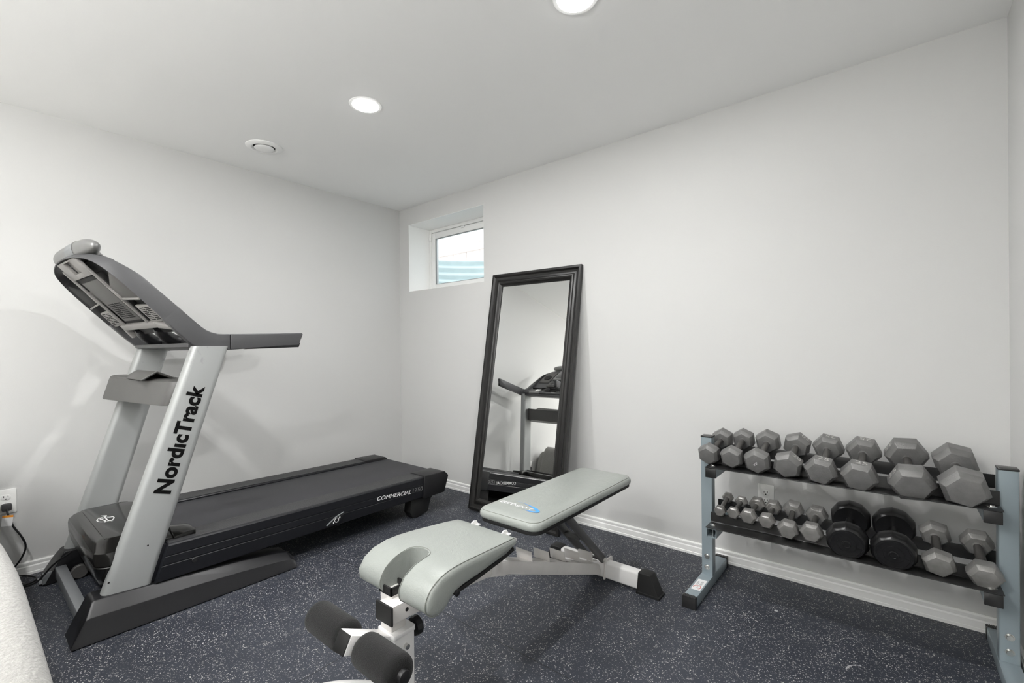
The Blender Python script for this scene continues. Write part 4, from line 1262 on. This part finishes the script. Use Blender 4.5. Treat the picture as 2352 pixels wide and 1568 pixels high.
# ------------------------------------------------------------------ sofa (back toward the treadmill)
S0 = thing('sofa', 'light grey upholstered sofa at the left edge, its back turned to the treadmill', 'sofa', (1.4, -2.95, 0))
def sofa_ring(z, x0, x1, y0, y1, r): return [(x, y, z) for x, y in rrect(x1-x0, y1-y0, r, 6, (x0+x1)/2, (y0+y1)/2)]
def cushion(bm, x0, x1, y0, y1, z0, z1, r, e=.03):
    rg = []
    for f, i_ in ((0, e), (.06, e*.4), (.18, 0), (.82, 0), (.94, e*.4), (1, e), (1.0, e*1.6)):
        rg.append(sofa_ring(z0+(z1-z0)*f, x0+i_, x1-i_, y0+i_, y1-i_, r))
    loft(bm, rg)
bm = NB(); cushion(bm, .10, .80, -2.66, -2.495, .10, .665, .05)
rg = []
for x_, zt_ in ((.795, .40), (.80, .50), (.90, .54), (1.15, .565), (1.40, .610), (1.60, .645), (1.80, .675), (1.98, .700), (2.15, .712), (2.4, .714), (2.6, .712), (2.69, .700), (2.72, .66), (2.725, .60)):
    rg.append([(x_, y, z) for y, z in rrect(.170, zt_-.10, .045, 7, -2.586, (zt_+.096)/2)])
loft(bm, rg)
link('back_rest', bm, M['sofa'], S0, ang=60)
bm = NB(); cushion(bm, .025, .20, -3.42, -2.52, .10, .60, .05)
link('arm_rest', bm, M['sofa'], S0, ang=60)
bm = NB(); cushion(bm, 2.60, 2.78, -3.42, -2.62, .10, .56, .05)
link('arm_rest', bm, M['sofa'], S0, ang=60)
for xa, xb in ((.245, 1.42), (1.425, 2.595)):
    bm = NB(); cushion(bm, xa, xb, -3.44, -2.665, .30, .44, .05); link('seat_cushion', bm, M['sofa'], S0, ang=60)
bm = NB(); box(bm, .20, 2.64, -3.40, -2.60, .09, .30, .01); link('sofa_base', bm, M['sofa'], S0)
for xx in (.16, 2.66):
    for yy in (-2.60, -3.36):
        bm = NB(); cyl(bm, (xx, yy, 0), (xx, yy, .105), .018, .026, seg=16); link('sofa_foot', bm, M['sofa_leg'], S0)

# added uplighter floor lamp, out of view, put in to brighten the ceiling
FL = thing('added_fill_lamp', 'tall slim unseen uplighter added behind the camera to brighten the ceiling', 'floor lamp', (2.25, -4.15, 0))
FT = Matrix.Translation((2.25, -4.15, 0))
bm = NB(); lathe(bm, [(.14, .012), (.14, .022), (.02, .040), (.012, .06)], M=FT); link('base', bm, M['gray_tube'], FL)
bm = NB(); lathe(bm, [(.011, .04), (.011, 1.70)], M=FT); link('pole', bm, M['gray_tube'], FL)
bm = NB(); lathe(bm, [(.02, 1.69), (.09, 1.72), (.17, 1.80), (.172, 1.80), (.168, 1.803), (.088, 1.725), (.012, 1.70)], M=FT); link('fill_lamp_shade', bm, M['trim'], FL)
bm = NB(); lathe(bm, [(.02, 1.71), (.03, 1.74), (.03, 1.76), (.015, 1.775), (.002, 1.778)], M=FT); link('fill_lamp_bulb', bm, M['lens'], FL)
la = bpy.data.lights.new('added_uplight', 'AREA'); la.shape = 'DISK'; la.size = .22; la.energy = 150; la.color = (1, .995, .985)
lo = bpy.data.objects.new('added_uplight_source', la); COL.objects.link(lo); lo.location = (2.25, -4.15, 1.80); lo.rotation_euler = (PI, 0, 0)

# ------------------------------------------------------------------ world, camera, render look
w = bpy.data.worlds.new('sky'); SC.world = w; w.use_nodes = True
bg = w.node_tree.nodes['Background']; bg.inputs[0].default_value = (.86, .93, 1, 1); bg.inputs[1].default_value = 2.2

f, yaw, pitch, roll = 1055.5454, .6881, -.0022, -.0092
fw = Vector((-math.sin(yaw)*math.cos(pitch), math.cos(yaw)*math.cos(pitch), math.sin(pitch)))
r0 = Vector((math.cos(yaw), math.sin(yaw), 0)); u0 = r0.cross(fw)
rx_ = r0*math.cos(roll)+u0*math.sin(roll); ux_ = -r0*math.sin(roll)+u0*math.cos(roll)
cam = bpy.data.cameras.new('camera'); co = bpy.data.objects.new('camera', cam); COL.objects.link(co)
cm = Matrix((rx_, ux_, -fw)).transposed().to_4x4(); cm.translation = Vector((3.4402, -2.588, 1.1387))
co.matrix_world = cm
cam.sensor_width = 36; cam.lens = f*36/2352; cam.shift_y = 19.3/2352; cam.clip_start = .02
SC.camera = co
SC.view_settings.view_transform = 'Standard'; SC.view_settings.look = 'None'
SC.view_settings.exposure = -0.07; SC.view_settings.gamma = 1
SC.view_settings.use_curve_mapping = False
try:
    SC.cycles.max_bounces = 12; SC.cycles.diffuse_bounces = 8; SC.cycles.glossy_bounces = 6
    SC.cycles.use_denoising = True
except Exception:
    pass
